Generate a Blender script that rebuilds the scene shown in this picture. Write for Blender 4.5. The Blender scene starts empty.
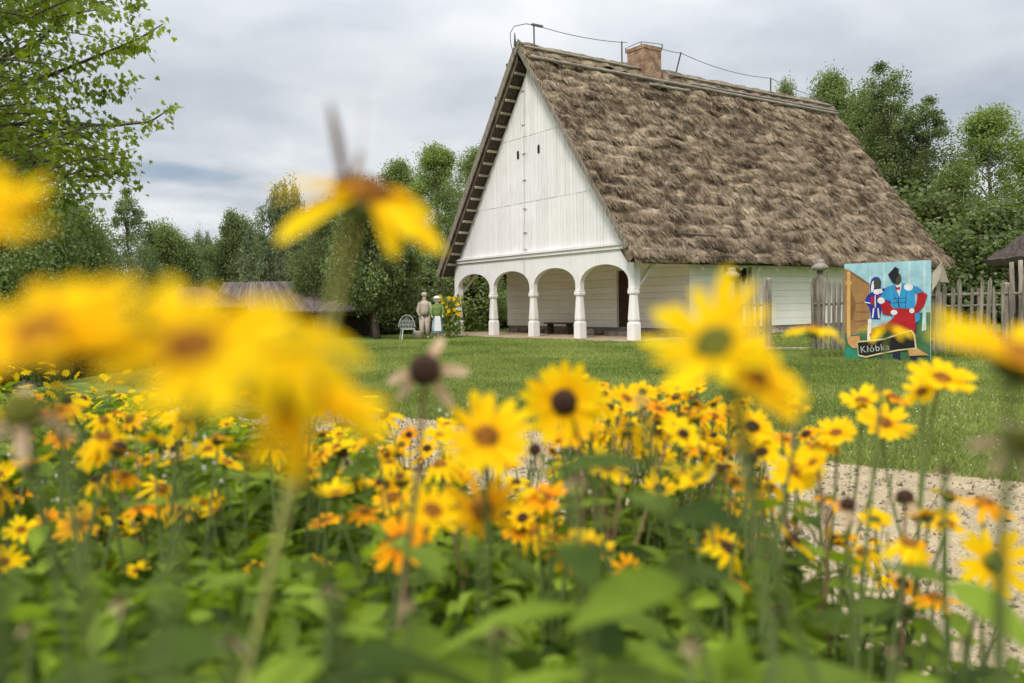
import bpy, math, random
import numpy as np
from mathutils import Vector, Matrix
random.seed(7); RG = np.random.default_rng(7)
sc = bpy.context.scene
COL = sc.collection

# ------------------------------------------------------------------ camera, sky, sun, exposure
F, PT, RL, HC = 852.44, -.0428, -.0157, 1.35
cam_d = bpy.data.cameras.new('camera'); cam = bpy.data.objects.new('camera', cam_d); COL.objects.link(cam)
cam_d.sensor_width = 36; cam_d.lens = F/1024*36; cam_d.clip_start = .02; cam_d.clip_end = 2000
cam.location = (0, 0, HC)
cam.rotation_euler = (Matrix.Rotation(math.pi/2+PT, 3, 'X') @ Matrix.Rotation(RL, 3, 'Z')).to_euler()
cam_d.dof.use_dof = True; cam_d.dof.focus_distance = 24; cam_d.dof.aperture_fstop = 3.2
cam_d.dof.aperture_blades = 9
sc.camera = cam

SUN_EL, SUN_AZ = math.radians(48), math.radians(205)      # azimuth measured from +Y clockwise
W_ = bpy.data.worlds.new('World'); sc.world = W_; W_.use_nodes = True
nt = W_.node_tree; N = nt.nodes; L = nt.links
for n in list(N): N.remove(n)
def nd(tree, t, **k):
    n = tree.nodes.new(t)
    for a, b in k.items():
        if a.startswith('i_'):
            n.inputs[a[2:].replace('_', ' ')].default_value = b
        else: setattr(n, a, b)
    return n
def math_n(tree, op, a, b=None, c=None, clamp=False):
    n = tree.nodes.new('ShaderNodeMath'); n.operation = op; n.use_clamp = clamp
    for i, v in enumerate((a, b, c)):
        if v is None: continue
        if isinstance(v, (int, float)): n.inputs[i].default_value = v
        else: tree.links.new(v, n.inputs[i])
    return n.outputs[0]
def ramp(tree, fac, stops):
    n = tree.nodes.new('ShaderNodeValToRGB'); tree.links.new(fac, n.inputs[0])
    e = n.color_ramp.elements
    while len(e) < len(stops): e.new(.5)
    for i, (p, c) in enumerate(stops):
        e[i].position = p; e[i].color = (*c, 1) if len(c) == 3 else c
    return n.outputs[0]
def mixc(tree, fac, a, b, mode='MIX'):
    n = tree.nodes.new('ShaderNodeMix'); n.data_type = 'RGBA'; n.blend_type = mode
    for i, v in ((0, fac), (6, a), (7, b)):
        if isinstance(v, (int, float)): n.inputs[i].default_value = v
        elif isinstance(v, tuple): n.inputs[i].default_value = (*v, 1) if len(v) == 3 else v
        else: tree.links.new(v, n.inputs[i])
    return n.outputs[2]
sky = nd(nt, 'ShaderNodeTexSky'); sky.sky_type = 'NISHITA'; sky.sun_disc = False
sky.sun_elevation = SUN_EL; sky.sun_rotation = SUN_AZ
tc = nd(nt, 'ShaderNodeTexCoord'); sp = nd(nt, 'ShaderNodeSeparateXYZ'); L.new(tc.outputs['Generated'], sp.inputs[0])
zz = math_n(nt, 'MAXIMUM', sp.outputs[2], 0.0)
zd = math_n(nt, 'ADD', zz, .14)
cx_ = math_n(nt, 'DIVIDE', sp.outputs[0], zd); cy_ = math_n(nt, 'DIVIDE', sp.outputs[1], zd)
cmb = nd(nt, 'ShaderNodeCombineXYZ'); L.new(cx_, cmb.inputs[0]); L.new(cy_, cmb.inputs[1])
n1 = nd(nt, 'ShaderNodeTexNoise', i_Scale=.62, i_Detail=7.0, i_Roughness=.52, i_Distortion=.45); L.new(cmb.outputs[0], n1.inputs['Vector'])
n2 = nd(nt, 'ShaderNodeTexNoise', i_Scale=2.2, i_Detail=5.0, i_Roughness=.5, i_Distortion=.3); L.new(cmb.outputs[0], n2.inputs['Vector'])
cl = math_n(nt, 'ADD', math_n(nt, 'MULTIPLY', n1.outputs[0], .75), math_n(nt, 'MULTIPLY', n2.outputs[0], .25))
# grey slate undersides to bright cloud
ccol = ramp(nt, cl, [(.36, (.40, .44, .49)), (.46, (.54, .57, .61)), (.54, (.67, .69, .71)), (.64, (.86, .865, .87))])
# one darker blue-grey cloud bank low in the sky
def blob(dx, dz, rx, rz, x=sp.outputs[0], z=sp.outputs[2]):
    a = math_n(nt, 'DIVIDE', math_n(nt, 'SUBTRACT', x, dx), rx); b = math_n(nt, 'DIVIDE', math_n(nt, 'SUBTRACT', z, dz), rz)
    r = math_n(nt, 'ADD', math_n(nt, 'MULTIPLY', a, a), math_n(nt, 'MULTIPLY', b, b))
    r = math_n(nt, 'ADD', r, math_n(nt, 'MULTIPLY', math_n(nt, 'SUBTRACT', n2.outputs[0], .5), 2.4))
    return math_n(nt, 'SUBTRACT', 1, r, clamp=True)
b1 = blob(-.350, .146, .066, .016)
ccol = mixc(nt, math_n(nt, 'MULTIPLY', b1, .95), ccol, (.30, .38, .47))
# brighter overcast towards the zenith (an overcast sky is about three times brighter there)
elev = math_n(nt, 'ADD', .86, math_n(nt, 'MULTIPLY', math_n(nt, 'MAXIMUM', math_n(nt, 'SUBTRACT', zz, .25), 0.0), 2.3))
sc_ = nd(nt, 'ShaderNodeVectorMath'); sc_.operation = 'SCALE'; L.new(ccol, sc_.inputs[0]); L.new(math_n(nt, 'MULTIPLY', elev, 8.7), sc_.inputs['Scale'])
skym = mixc(nt, .92, sky.outputs[0], sc_.outputs[0])
bg = nd(nt, 'ShaderNodeBackground', i_Strength=.1); L.new(skym, bg.inputs[0])
wo = nd(nt, 'ShaderNodeOutputWorld'); L.new(bg.outputs[0], wo.inputs[0])
sd = bpy.data.lights.new('sun', 'SUN'); sd.energy = 1.5; sd.angle = math.radians(12); sd.color = (1, .95, .86)
sun = bpy.data.objects.new('sun', sd); COL.objects.link(sun)
sdir = Vector((math.sin(SUN_AZ)*math.cos(SUN_EL), math.cos(SUN_AZ)*math.cos(SUN_EL), math.sin(SUN_EL)))
sun.rotation_euler = sdir.to_track_quat('Z', 'Y').to_euler(); sun.location = (0, 0, 40)
vs = sc.view_settings; vs.view_transform = 'Standard'; vs.look = 'None'; vs.exposure = .62; vs.gamma = 1; vs.use_curve_mapping = False
sc.cycles.max_bounces = 8; sc.cycles.transparent_max_bounces = 8

# ------------------------------------------------------------------ helpers
def ray(px, py):
    u_, v_ = px-512, 341.5-py
    cr, sr = math.cos(RL), math.sin(RL); u = cr*u_-sr*v_; v = sr*u_+cr*v_
    c, s = math.cos(PT), math.sin(PT)
    return Vector((u/F, (c*F-s*v)/F, (s*F+c*v)/F))
def at(px, py, d):
    r = ray(px, py); return Vector((0, 0, HC)) + r*(d/r.y)

def mesh_np(name, V, Fs, rnd=None, smooth=False, mats=()):
    """V (n,3); Fs: (m,k) array of equal sized faces or list of lists"""
    me = bpy.data.meshes.new(name)
    V = np.asarray(V, dtype=np.float32)
    if isinstance(Fs, np.ndarray):
        m, k = Fs.shape; loops = Fs.ravel().astype(np.int32); starts = np.arange(m, dtype=np.int32)*k
    else:
        m = len(Fs); loops = np.array([i for f in Fs for i in f], dtype=np.int32)
        ln = np.array([len(f) for f in Fs]); starts = np.concatenate([[0], np.cumsum(ln)[:-1]]).astype(np.int32)
    me.vertices.add(len(V)); me.vertices.foreach_set('co', V.ravel())
    me.loops.add(len(loops)); me.loops.foreach_set('vertex_index', loops)
    me.polygons.add(m); me.polygons.foreach_set('loop_start', starts)
    me.update(calc_edges=True); me.validate()
    if rnd is not None:
        a = me.attributes.new('rnd', 'FLOAT', 'POINT')
        if len(me.vertices) == len(rnd): a.data.foreach_set('value', np.asarray(rnd, dtype=np.float32))
    me.polygons.foreach_set('use_smooth', np.full(len(me.polygons), bool(smooth)))
    for mm in mats: me.materials.append(mm)
    return me
def link(name, me, parent=None, loc=(0, 0, 0)):
    o = bpy.data.objects.new(name, me); COL.objects.link(o); o.location = loc
    if parent is not None: o.parent = parent
    return o
def tag(o, label=None, cat=None, group=None, kind=None):
    if label: o['label'] = label
    if cat: o['category'] = cat
    if group: o['group'] = group
    if kind: o['kind'] = kind
    return o
def thing(name, label, cat, loc=(0, 0, 0), rz=0, group=None):
    o = bpy.data.objects.new(name, None); COL.objects.link(o); o.location = loc; o.rotation_euler = (0, 0, rz)
    o.empty_display_size = .2
    return tag(o, label, cat, group)

class MB:
    def __init__(s): s.v = []; s.f = []; s.r = []
    def add(s, vs_, fs, r=None):
        k = len(s.v); s.v += [tuple(p) for p in vs_]; s.f += [[i+k for i in f] for f in fs]
        rr = random.random() if r is None else r
        s.r += [rr]*len(vs_)
        return s
    def box(s, x0, x1, y0, y1, z0, z1, r=None):
        return s.add([(x0, y0, z0), (x1, y0, z0), (x1, y1, z0), (x0, y1, z0), (x0, y0, z1), (x1, y0, z1), (x1, y1, z1), (x0, y1, z1)],
              [(0, 3, 2, 1), (4, 5, 6, 7), (0, 1, 5, 4), (1, 2, 6, 5), (2, 3, 7, 6), (3, 0, 4, 7)], r)
    def prism(s, poly, axis, a, b, r=None):
        """poly: 2D points ccw; extruded along axis from a to b. axis 'y': poly is (x,z); 'x': (y,z); 'z': (x,y)"""
        def P(p, t): return (p[0], t, p[1]) if axis == 'y' else ((t, p[0], p[1]) if axis == 'x' else (p[0], p[1], t))
        n = len(poly); vs_ = [P(p, a) for p in poly]+[P(p, b) for p in poly]
        fs = [list(range(n)), list(range(2*n-1, n-1, -1))]+[(i, i+n, (i+1) % n+n, (i+1) % n) for i in range(n)]
        return s.add(vs_, fs, r)
    def tube(s, pts, rad, n=8, r=None, cap=True):
        pts = [Vector(p) for p in pts]; m = len(pts)
        if not hasattr(rad, '__len__'): rad = [rad]*m
        vs_ = []; prev = None
        for i, p in enumerate(pts):
            t = (pts[min(i+1, m-1)]-pts[max(i-1, 0)]).normalized()
            if prev is None:
                a = t.cross(Vector((0, 0, 1)) if abs(t.z) < .9 else Vector((1, 0, 0))).normalized()
            else: a = (prev-t*prev.dot(t)).normalized()
            prev = a; b = t.cross(a)
            for k in range(n):
                q = 2*math.pi*k/n; vs_.append(p+(a*math.cos(q)+b*math.sin(q))*rad[i])
        fs = [(i*n+k, i*n+(k+1) % n, (i+1)*n+(k+1) % n, (i+1)*n+k) for i in range(m-1) for k in range(n)]
        if cap: fs += [list(range(n-1, -1, -1)), list(range((m-1)*n, m*n))]
        return s.add(vs_, fs, r)
    def rings(s, prof, n=16, cx=0, cy=0, z0=0, sq=None, r=None, ph=0):
        """prof: (radius, z). sq: superellipse power list or None"""
        vs_ = []
        for i, (rr, z) in enumerate(prof):
            for k in range(n):
                q = 2*math.pi*k/n+ph; c, d = math.cos(q), math.sin(q)
                e = 1 if sq is None else 1/((abs(c)**sq[i]+abs(d)**sq[i])**(1/sq[i]))
                vs_.append((cx+c*rr*e, cy+d*rr*e, z0+z))
        m = len(prof)
        fs = [(i*n+k, i*n+(k+1) % n, (i+1)*n+(k+1) % n, (i+1)*n+k) for i in range(m-1) for k in range(n)]
        fs += [list(range(n-1, -1, -1)), list(range((m-1)*n, m*n))]
        return s.add(vs_, fs, r)
    def build(s, name, mat, parent=None, smooth=False, loc=(0, 0, 0)):
        me = mesh_np(name, s.v, s.f, s.r, smooth, [mat] if mat else [])
        return link(name, me, parent, loc)

def hash2(ix, iy, seed):
    h = (ix.astype(np.int64)*374761393+iy.astype(np.int64)*668265263+seed*1442695041) & 0x7fffffff
    h = ((h ^ (h >> 13))*1274126177) & 0x7fffffff
    return ((h ^ (h >> 16)) & 0xffff)/65535.
def vnoise(x, y, seed=0):
    ix = np.floor(x); iy = np.floor(y); fx = x-ix; fy = y-iy
    fx = fx*fx*(3-2*fx); fy = fy*fy*(3-2*fy)
    a = hash2(ix, iy, seed); b = hash2(ix+1, iy, seed); c = hash2(ix, iy+1, seed); d = hash2(ix+1, iy+1, seed)
    return (a*(1-fx)+b*fx)*(1-fy)+(c*(1-fx)+d*fx)*fy
def fbm(x, y, seed=0, o=4):
    t = 0; w = .5; s = 0
    for i in range(o): t = t+w*vnoise(x*2**i, y*2**i, seed+i*17); s += w; w *= .5
    return t/s

def scatter(TV, TF, R, P, rnd=None, tr=None):
    """TV (k,3), TF (m,q); R (n,3,3), P (n,3)"""
    n, k = len(P), len(TV)
    V = np.einsum('nij,kj->nki', R, TV)+P[:, None, :]
    Fc = (TF[None, :, :]+(np.arange(n)*k)[:, None, None]).reshape(-1, TF.shape[1])
    r = None
    if rnd is not None: r = np.repeat(rnd, k)
    return V.reshape(-1, 3), Fc, r
def frames(z_dir, roll, scale, rng=RG):
    """matrices whose local Y points along z_dir ... columns = X,Y,Z"""
    y = z_dir/np.linalg.norm(z_dir, axis=1, keepdims=True)
    up = np.where(np.abs(y[:, 2:3]) < .95, np.array([[0, 0, 1.]]), np.array([[1., 0, 0]]))
    x = np.cross(y, up); x /= np.linalg.norm(x, axis=1, keepdims=True); z = np.cross(x, y)
    c, s = np.cos(roll)[:, None], np.sin(roll)[:, None]
    x2 = x*c+z*s; z2 = -x*s+z*c
    M = np.stack([x2, y, z2], axis=2)
    return M*np.asarray(scale).reshape(-1, 1, 1) if np.ndim(scale) else M*scale

# ------------------------------------------------------------------ materials
def new_mat(name):
    m = bpy.data.materials.new(name); m.use_nodes = True; t = m.node_tree
    b = t.nodes['Principled BSDF']; return m, t, b
def simple(name, c0, c1, rough=.8, scale=4., bump=.3, stretch=(1, 1, 1), detail=6, attr=.0, objr=.0, bscale=None, spec=.3, lo=.35, hi=.65, metallic=0, dist=.02):
    """two-tone noise material; attr/objr: brightness variation per piece / per object"""
    m, t, b = new_mat(name); l = t.links
    tcn = nd(t, 'ShaderNodeTexCoord'); mp = nd(t, 'ShaderNodeMapping'); mp.inputs['Scale'].default_value = stretch
    l.new(tcn.outputs['Object'], mp.inputs[0])
    n = nd(t, 'ShaderNodeTexNoise', i_Scale=scale, i_Detail=float(detail), i_Roughness=.6); l.new(mp.outputs[0], n.inputs['Vector'])
    col = ramp(t, n.outputs[0], [(lo, c0), (hi, c1)])
    if attr:
        a = nd(t, 'ShaderNodeAttribute', attribute_name='rnd')
        f = math_n(t, 'ADD', 1-attr*.5, math_n(t, 'MULTIPLY', a.outputs['Fac'], attr))
        s = nd(t, 'ShaderNodeVectorMath'); s.operation = 'SCALE'; l.new(col, s.inputs[0]); l.new(f, s.inputs['Scale']); col = s.outputs[0]
    if objr:
        a = nd(t, 'ShaderNodeObjectInfo')
        f = math_n(t, 'ADD', 1-objr*.5, math_n(t, 'MULTIPLY', a.outputs['Random'], objr))
        s = nd(t, 'ShaderNodeVectorMath'); s.operation = 'SCALE'; l.new(col, s.inputs[0]); l.new(f, s.inputs['Scale']); col = s.outputs[0]
    l.new(col, b.inputs['Base Color']); b.inputs['Roughness'].default_value = rough
    b.inputs['Specular IOR Level'].default_value = spec; b.inputs['Metallic'].default_value = metallic
    if bump:
        n2_ = nd(t, 'ShaderNodeTexNoise', i_Scale=bscale or scale*4, i_Detail=5.0, i_Roughness=.65); l.new(mp.outputs[0], n2_.inputs['Vector'])
        bp = nd(t, 'ShaderNodeBump', i_Strength=bump, i_Distance=dist); l.new(n2_.outputs[0], bp.inputs['Height']); l.new(bp.outputs[0], b.inputs['Normal'])
    return m
def leafmat(name, ca, cb, trans=.3, rough=.5, scale=.0, tcol=None, spec=.35, objr=0.):
    """leaf / petal: colour from the per-leaf value, part of the light passes through"""
    m, t, b = new_mat(name); l = t.links
    a = nd(t, 'ShaderNodeAttribute', attribute_name='rnd'); col = ramp(t, a.outputs['Fac'], [(0, ca), (1, cb)])
    if scale:
        tcn = nd(t, 'ShaderNodeTexCoord'); n = nd(t, 'ShaderNodeTexNoise', i_Scale=scale, i_Detail=3.0); l.new(tcn.outputs['Object'], n.inputs['Vector'])
        v = math_n(t, 'ADD', .62, math_n(t, 'MULTIPLY', n.outputs[0], .76)); s = nd(t, 'ShaderNodeVectorMath'); s.operation = 'SCALE'; l.new(col, s.inputs[0]); l.new(v, s.inputs['Scale']); col = s.outputs[0]
    if objr:
        oi = nd(t, 'ShaderNodeObjectInfo'); hs = nd(t, 'ShaderNodeHueSaturation')
        l.new(math_n(t, 'ADD', .5-objr*.5, math_n(t, 'MULTIPLY', oi.outputs['Random'], objr)), hs.inputs['Hue']); l.new(col, hs.inputs['Color']); col = hs.outputs[0]
    l.new(col, b.inputs['Base Color']); b.inputs['Roughness'].default_value = rough; b.inputs['Specular IOR Level'].default_value = spec
    tr = nd(t, 'ShaderNodeBsdfTranslucent')
    if tcol: tm = mixc(t, 1.0, col, tcol, 'MULTIPLY'); l.new(tm, tr.inputs[0])
    else: l.new(col, tr.inputs[0])
    mx = nd(t, 'ShaderNodeMixShader'); mx.inputs[0].default_value = trans
    l.new(b.outputs[0], mx.inputs[1]); l.new(tr.outputs[0], mx.inputs[2]); l.new(mx.outputs[0], t.nodes['Material Output'].inputs[0])
    return m
M = {}
# white limewashed boards with weathering streaks
def whitewash(name, base, dirt, vert=True, horizontal_gap=None):
    m, t, b = new_mat(name); l = t.links
    tcn = nd(t, 'ShaderNodeTexCoord'); mp = nd(t, 'ShaderNodeMapping')
    mp.inputs['Scale'].default_value = (7, 7, .8) if vert else (.8, .8, 7)
    l.new(tcn.outputs['Object'], mp.inputs[0])
    n = nd(t, 'ShaderNodeTexNoise', i_Scale=2.2, i_Detail=8.0, i_Roughness=.7); l.new(mp.outputs[0], n.inputs['Vector'])
    n3 = nd(t, 'ShaderNodeTexNoise', i_Scale=.7, i_Detail=3.0); l.new(tcn.outputs['Object'], n3.inputs['Vector'])
    k = math_n(t, 'ADD', math_n(t, 'MULTIPLY', n.outputs[0], .6), math_n(t, 'MULTIPLY', n3.outputs[0], .4))
    col = ramp(t, k, [(.3, dirt), (.45, tuple(x*.93 for x in base)), (.6, base)])
    a = nd(t, 'ShaderNodeAttribute', attribute_name='rnd')
    f = math_n(t, 'ADD', .93, math_n(t, 'MULTIPLY', a.outputs['Fac'], .09))
    s = nd(t, 'ShaderNodeVectorMath'); s.operation = 'SCALE'; l.new(col, s.inputs[0]); l.new(f, s.inputs['Scale'])
    l.new(s.outputs[0], b.inputs['Base Color']); b.inputs['Roughness'].default_value = .9; b.inputs['Specular IOR Level'].default_value = .15
    bp = nd(t, 'ShaderNodeBump', i_Strength=.35, i_Distance=.015); l.new(n.outputs[0], bp.inputs['Height']); l.new(bp.outputs[0], b.inputs['Normal'])
    return m
M['white'] = whitewash('limewashed_boards', (.87, .825, .825), (.58, .54, .52))
M['whiteh'] = whitewash('limewashed_logs', (.90, .86, .79), (.66, .60, .50), False)
M['post'] = whitewash('limewashed_post', (.86, .83, .80), (.48, .45, .40))
M['thatch'] = None
def thatch_mat():
    m, t, b = new_mat('weathered_thatch'); l = t.links
    tcn = nd(t, 'ShaderNodeTexCoord'); a = nd(t, 'ShaderNodeAttribute', attribute_name='rnd')
    n = nd(t, 'ShaderNodeTexNoise', i_Scale=.9, i_Detail=8.0, i_Roughness=.68); l.new(tcn.outputs['Object'], n.inputs['Vector'])
    k = math_n(t, 'ADD', math_n(t, 'MULTIPLY', n.outputs[0], .7), math_n(t, 'MULTIPLY', a.outputs['Fac'], .42))
    col = ramp(t, k, [(.34, (.085, .062, .044)), (.48, (.215, .160, .108)), (.62, (.375, .292, .20)), (.8, (.56, .46, .335))])
    l.new(col, b.inputs['Base Color']); b.inputs['Roughness'].default_value = .95; b.inputs['Specular IOR Level'].default_value = .1
    mp = nd(t, 'ShaderNodeMapping'); mp.inputs['Scale'].default_value = (6, 22, 6); l.new(tcn.outputs['Object'], mp.inputs[0])
    n2_ = nd(t, 'ShaderNodeTexNoise', i_Scale=2., i_Detail=6.0, i_Roughness=.7); l.new(mp.outputs[0], n2_.inputs['Vector'])
    bp = nd(t, 'ShaderNodeBump', i_Strength=.8, i_Distance=.06); l.new(n2_.outputs[0], bp.inputs['Height']); l.new(bp.outputs[0], b.inputs['Normal'])
    return m
M['thatch'] = thatch_mat()
M['greywood'] = simple('weathered_grey_wood', (.12, .098, .075), (.30, .26, .21), .85, 3, .4, (6, 6, .7), attr=.5)
M['greywoodh'] = simple('weathered_grey_planks', (.15, .13, .11), (.34, .30, .26), .85, 3, .4, (6, .7, 6), attr=.4)
M['darkwood'] = simple('old_brown_wood', (.035, .026, .02), (.10, .075, .055), .85, 3, .4, (5, 5, .8), attr=.5)
M['batten'] = simple('pale_battens', (.30, .25, .19), (.46, .40, .32), .85, 3, .2, attr=.4)
M['shed'] = simple('reddish_grey_roof_boards', (.075, .058, .052), (.17, .135, .12), .8, 2, .3, (5, .6, 1), attr=.6)
M['brownroof'] = simple('brown_roof_boards', (.075, .04, .024), (.15, .085, .05), .8, 2, .3, (5, .6, 1), attr=.4)
M['metal'] = simple('galvanised_wire', (.10, .10, .11), (.2, .2, .21), .5, 8, 0, metallic=.6)
M['black'] = simple('black_opening', (.006, .006, .008), (.012, .012, .014), .7, 4, 0)
M['door'] = simple('dark_brown_door_boards', (.03, .015, .01), (.075, .035, .022), .7, 3, .3, (8, 8, .8))
M['stone'] = simple('fieldstone', (.16, .13, .11), (.36, .31, .26), .9, 3, .6, attr=.5)
M['clay'] = simple('grey_clay_pot', (.22, .19, .16), (.36, .32, .28), .6, 5, .1)
M['bark'] = simple('grey_brown_bark', (.045, .035, .027), (.13, .105, .085), .95, 5, .8, (3, 3, .6))
M['birchbark'] = simple('pale_bark', (.10, .09, .08), (.42, .40, .37), .9, 3, .5, (1, 1, 2))
M['plaster'] = simple('white_plaster', (.62, .62, .6), (.75, .74, .71), .9, 2, .1)
M['slate'] = simple('pale_grey_roofing', (.3, .32, .34), (.4, .42, .44), .7, 2, .1)
def brick_mat():
    m, t, b = new_mat('old_orange_brick'); l = t.links
    tcn = nd(t, 'ShaderNodeTexCoord'); sx = nd(t, 'ShaderNodeSeparateXYZ'); l.new(tcn.outputs['Object'], sx.inputs[0])
    c = nd(t, 'ShaderNodeCombineXYZ'); l.new(math_n(t, 'ADD', sx.outputs[0], sx.outputs[1]), c.inputs[0]); l.new(sx.outputs[2], c.inputs[1])
    br = nd(t, 'ShaderNodeTexBrick', i_Scale=1.0); br.inputs['Brick Width'].default_value = .26; br.inputs['Row Height'].default_value = .085
    br.inputs['Mortar Size'].default_value = .014; br.inputs['Bias'].default_value = 0.
    br.inputs['Color1'].default_value = (.26, .10, .045, 1); br.inputs['Color2'].default_value = (.50, .27, .12, 1); br.inputs['Mortar'].default_value = (.36, .31, .25, 1)
    l.new(c.outputs[0], br.inputs[0])
    n = nd(t, 'ShaderNodeTexNoise', i_Scale=3., i_Detail=6.0); l.new(tcn.outputs['Object'], n.inputs['Vector'])
    col = mixc(t, ramp(t, n.outputs[0], [(.42, (0, 0, 0)), (.62, (.9, .9, .9))]), br.outputs[0], (.17, .105, .07))
    l.new(col, b.inputs['Base Color']); b.inputs['Roughness'].default_value = .9
    bp = nd(t, 'ShaderNodeBump', i_Strength=.7, i_Distance=.02); l.new(br.outputs['Fac'], bp.inputs['Height']); bp.invert = True; l.new(bp.outputs[0], b.inputs['Normal'])
    return m
M['brick'] = brick_mat()
M['leaf'] = leafmat('coneflower_leaf', (.035, .068, .010), (.27, .38, .035), .42, .6, 30., (1.3, 1.35, .4), .15)
M['stem'] = leafmat('green_stem', (.07, .12, .03), (.20, .25, .07), .15, .6)
M['palestem'] = leafmat('pale_green_stem', (.42, .42, .12), (.52, .50, .18), .2, .7)
M['drystem'] = leafmat('dry_brown_stem', (.19, .11, .06), (.33, .21, .13), .0, .8)
M['petal'] = leafmat('yellow_petal', (.96, .58, .004), (.97, .70, .008), .42, .75, 0, (1.0, 1.0, .6), .06, objr=.012)
M['oldpetal'] = leafmat('orange_petal', (.86, .33, .004), (.96, .56, .008), .34, .75, 0, None, .06, objr=.03)
M['brownpetal'] = leafmat('dark_brown_petal', (.10, .06, .03), (.24, .15, .07), .1, .9)
M['fadedpetal'] = leafmat('withered_petal', (.36, .22, .12), (.75, .55, .36), .3, .8)
M['disc'] = simple('brown_flower_disc', (.16, .055, .008), (.50, .22, .015), .8, 160, 0, attr=.9)
M['darkdisc'] = simple('dark_seed_disc', (.02, .011, .008), (.09, .035, .015), .8, 160, 0, attr=.9)
M['greendisc'] = simple('green_flower_disc', (.10, .13, .015), (.25, .22, .02), .8, 160, 0, attr=.9)
M['whitepetal'] = leafmat('white_petal', (.6, .6, .55), (.85, .85, .82), .3, .7)
M['tree_a'] = leafmat('tree_leaf_mid_green', (.095, .130, .048), (.28, .33, .12), .40, .55, 0, (1.2, 1.35, .5))
M['tree_b'] = leafmat('tree_leaf_dark_green', (.080, .110, .046), (.23, .275, .11), .40, .55, 0, (1.2, 1.3, .5))
M['tree_c'] = leafmat('tree_leaf_light_green', (.13, .175, .055), (.33, .39, .12), .40, .55, 0, (1.2, 1.35, .5))
M['tree_d'] = leafmat('willow_leaf_grey_green', (.085, .12, .055), (.22, .26, .12), .28, .55)
M['maple'] = leafmat('maple_leaf', (.085, .14, .014), (.36, .44, .05), .5, .5, 0, (1.3, 1.3, .4))
M['cloth_beige'] = simple('beige_cloth', (.42, .34, .27), (.58, .50, .42), .95, 6, .2)
M['cloth_blue'] = simple('pale_blue_cloth', (.25, .34, .52), (.40, .48, .62), .95, 6, .2)
M['cloth_green'] = simple('green_cloth', (.10, .18, .06), (.22, .28, .08), .95, 6, .2)
M['cloth_white'] = simple('white_cloth', (.68, .68, .68), (.8, .8, .8), .95, 6, .1)
M['skin'] = simple('skin', (.50, .34, .25), (.60, .42, .32), .7, 6, 0)

# ------------------------------------------------------------------ ground
def terrain(x, y):
    x = np.asarray(x, float); y = np.asarray(y, float)
    a = np.clip((-7.5-x)/9, 0, 1); a = a*a*(3-2*a)
    b = np.clip((y-11)/9, 0, 1); b = b*b*(3-2*b)
    und = (fbm(x*.22, y*.22, 5, 3)-.5)*.10*np.clip((y-9)/6, 0, 1)*np.clip((31-y)/6+.25*0, 0, 1)
    return -1.7*a*b+und
def ground_mat():
    m, t, b = new_mat('lawn_turf'); l = t.links
    tcn = nd(t, 'ShaderNodeTexCoord')
    n = nd(t, 'ShaderNodeTexNoise', i_Scale=.5, i_Detail=8.0, i_Roughness=.65); l.new(tcn.outputs['Object'], n.inputs['Vector'])
    nf = nd(t, 'ShaderNodeTexNoise', i_Scale=14., i_Detail=8.0, i_Roughness=.75); l.new(tcn.outputs['Object'], nf.inputs['Vector'])
    k = math_n(t, 'ADD', math_n(t, 'MULTIPLY', n.outputs[0], .5), math_n(t, 'MULTIPLY', nf.outputs[0], .5))
    col = ramp(t, k, [(.36, (.085, .13, .022)), (.5, (.15, .21, .038)), (.62, (.26, .28, .08))])
    l.new(col, b.inputs['Base Color']); b.inputs['Roughness'].default_value = .95; b.inputs['Specular IOR Level'].default_value = .1
    bp = nd(t, 'ShaderNodeBump', i_Strength=1., i_Distance=.05); l.new(nf.outputs[0], bp.inputs['Height']); l.new(bp.outputs[0], b.inputs['Normal'])
    return m
xs = np.concatenate([np.linspace(-900, -60, 12), np.linspace(-50, 40, 181), np.linspace(60, 900, 12)])
ys = np.concatenate([np.linspace(-200, -10, 6), np.linspace(-5, 60, 131), np.linspace(75, 1200, 12)])
X, Y = np.meshgrid(xs, ys); Z = terrain(X, Y); nx = len(xs)
idx = np.arange(len(ys)*nx).reshape(len(ys), nx)
FQ = np.stack([idx[:-1, :-1], idx[:-1, 1:], idx[1:, 1:], idx[1:, :-1]], -1).reshape(-1, 4)
g = link('ground', mesh_np('ground', np.stack([X, Y, Z], -1).reshape(-1, 3), FQ, None, True, [ground_mat()]))
tag(g, kind='structure')

# frame of the path: origin on the lawn edge, e along the path (to the left and away), n towards the camera
E0 = np.array([3.66, 6.07]); eD = np.array([-4.65, 4.01]); eD = eD/np.linalg.norm(eD); nD = np.array([-eD[1], eD[0]])
if nD[1] > 0: nD = -nD
def pathpt(s, w): return E0+eD*s+nD*w
def strip(name, w0, w1, z, mat, s0=-14, s1=9.5, seed=1, taper=True):
    S = np.linspace(s0, s1, 220); V = []
    wob = lambda k: (fbm(S*1.1, S*0, seed+k, 4)-.5)*.75
    a = w0+wob(0); b_ = w1+wob(9)
    K = 24
    for i, s in enumerate(S):
        for k in range(K+1):
            w = a[i]+(b_[i]-a[i])*k/K; p = pathpt(s, w); V.append((p[0], p[1], 0))
    V = np.array(V); V[:, 2] = terrain(V[:, 0], V[:, 1])+z
    id_ = np.arange(len(S)*(K+1)).reshape(len(S), K+1)
    Fq = np.stack([id_[:-1, :-1], id_[1:, :-1], id_[1:, 1:], id_[:-1, 1:]], -1).reshape(-1, 4)
    return link(name, mesh_np(name, V, Fq, None, True, [mat]))
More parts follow.
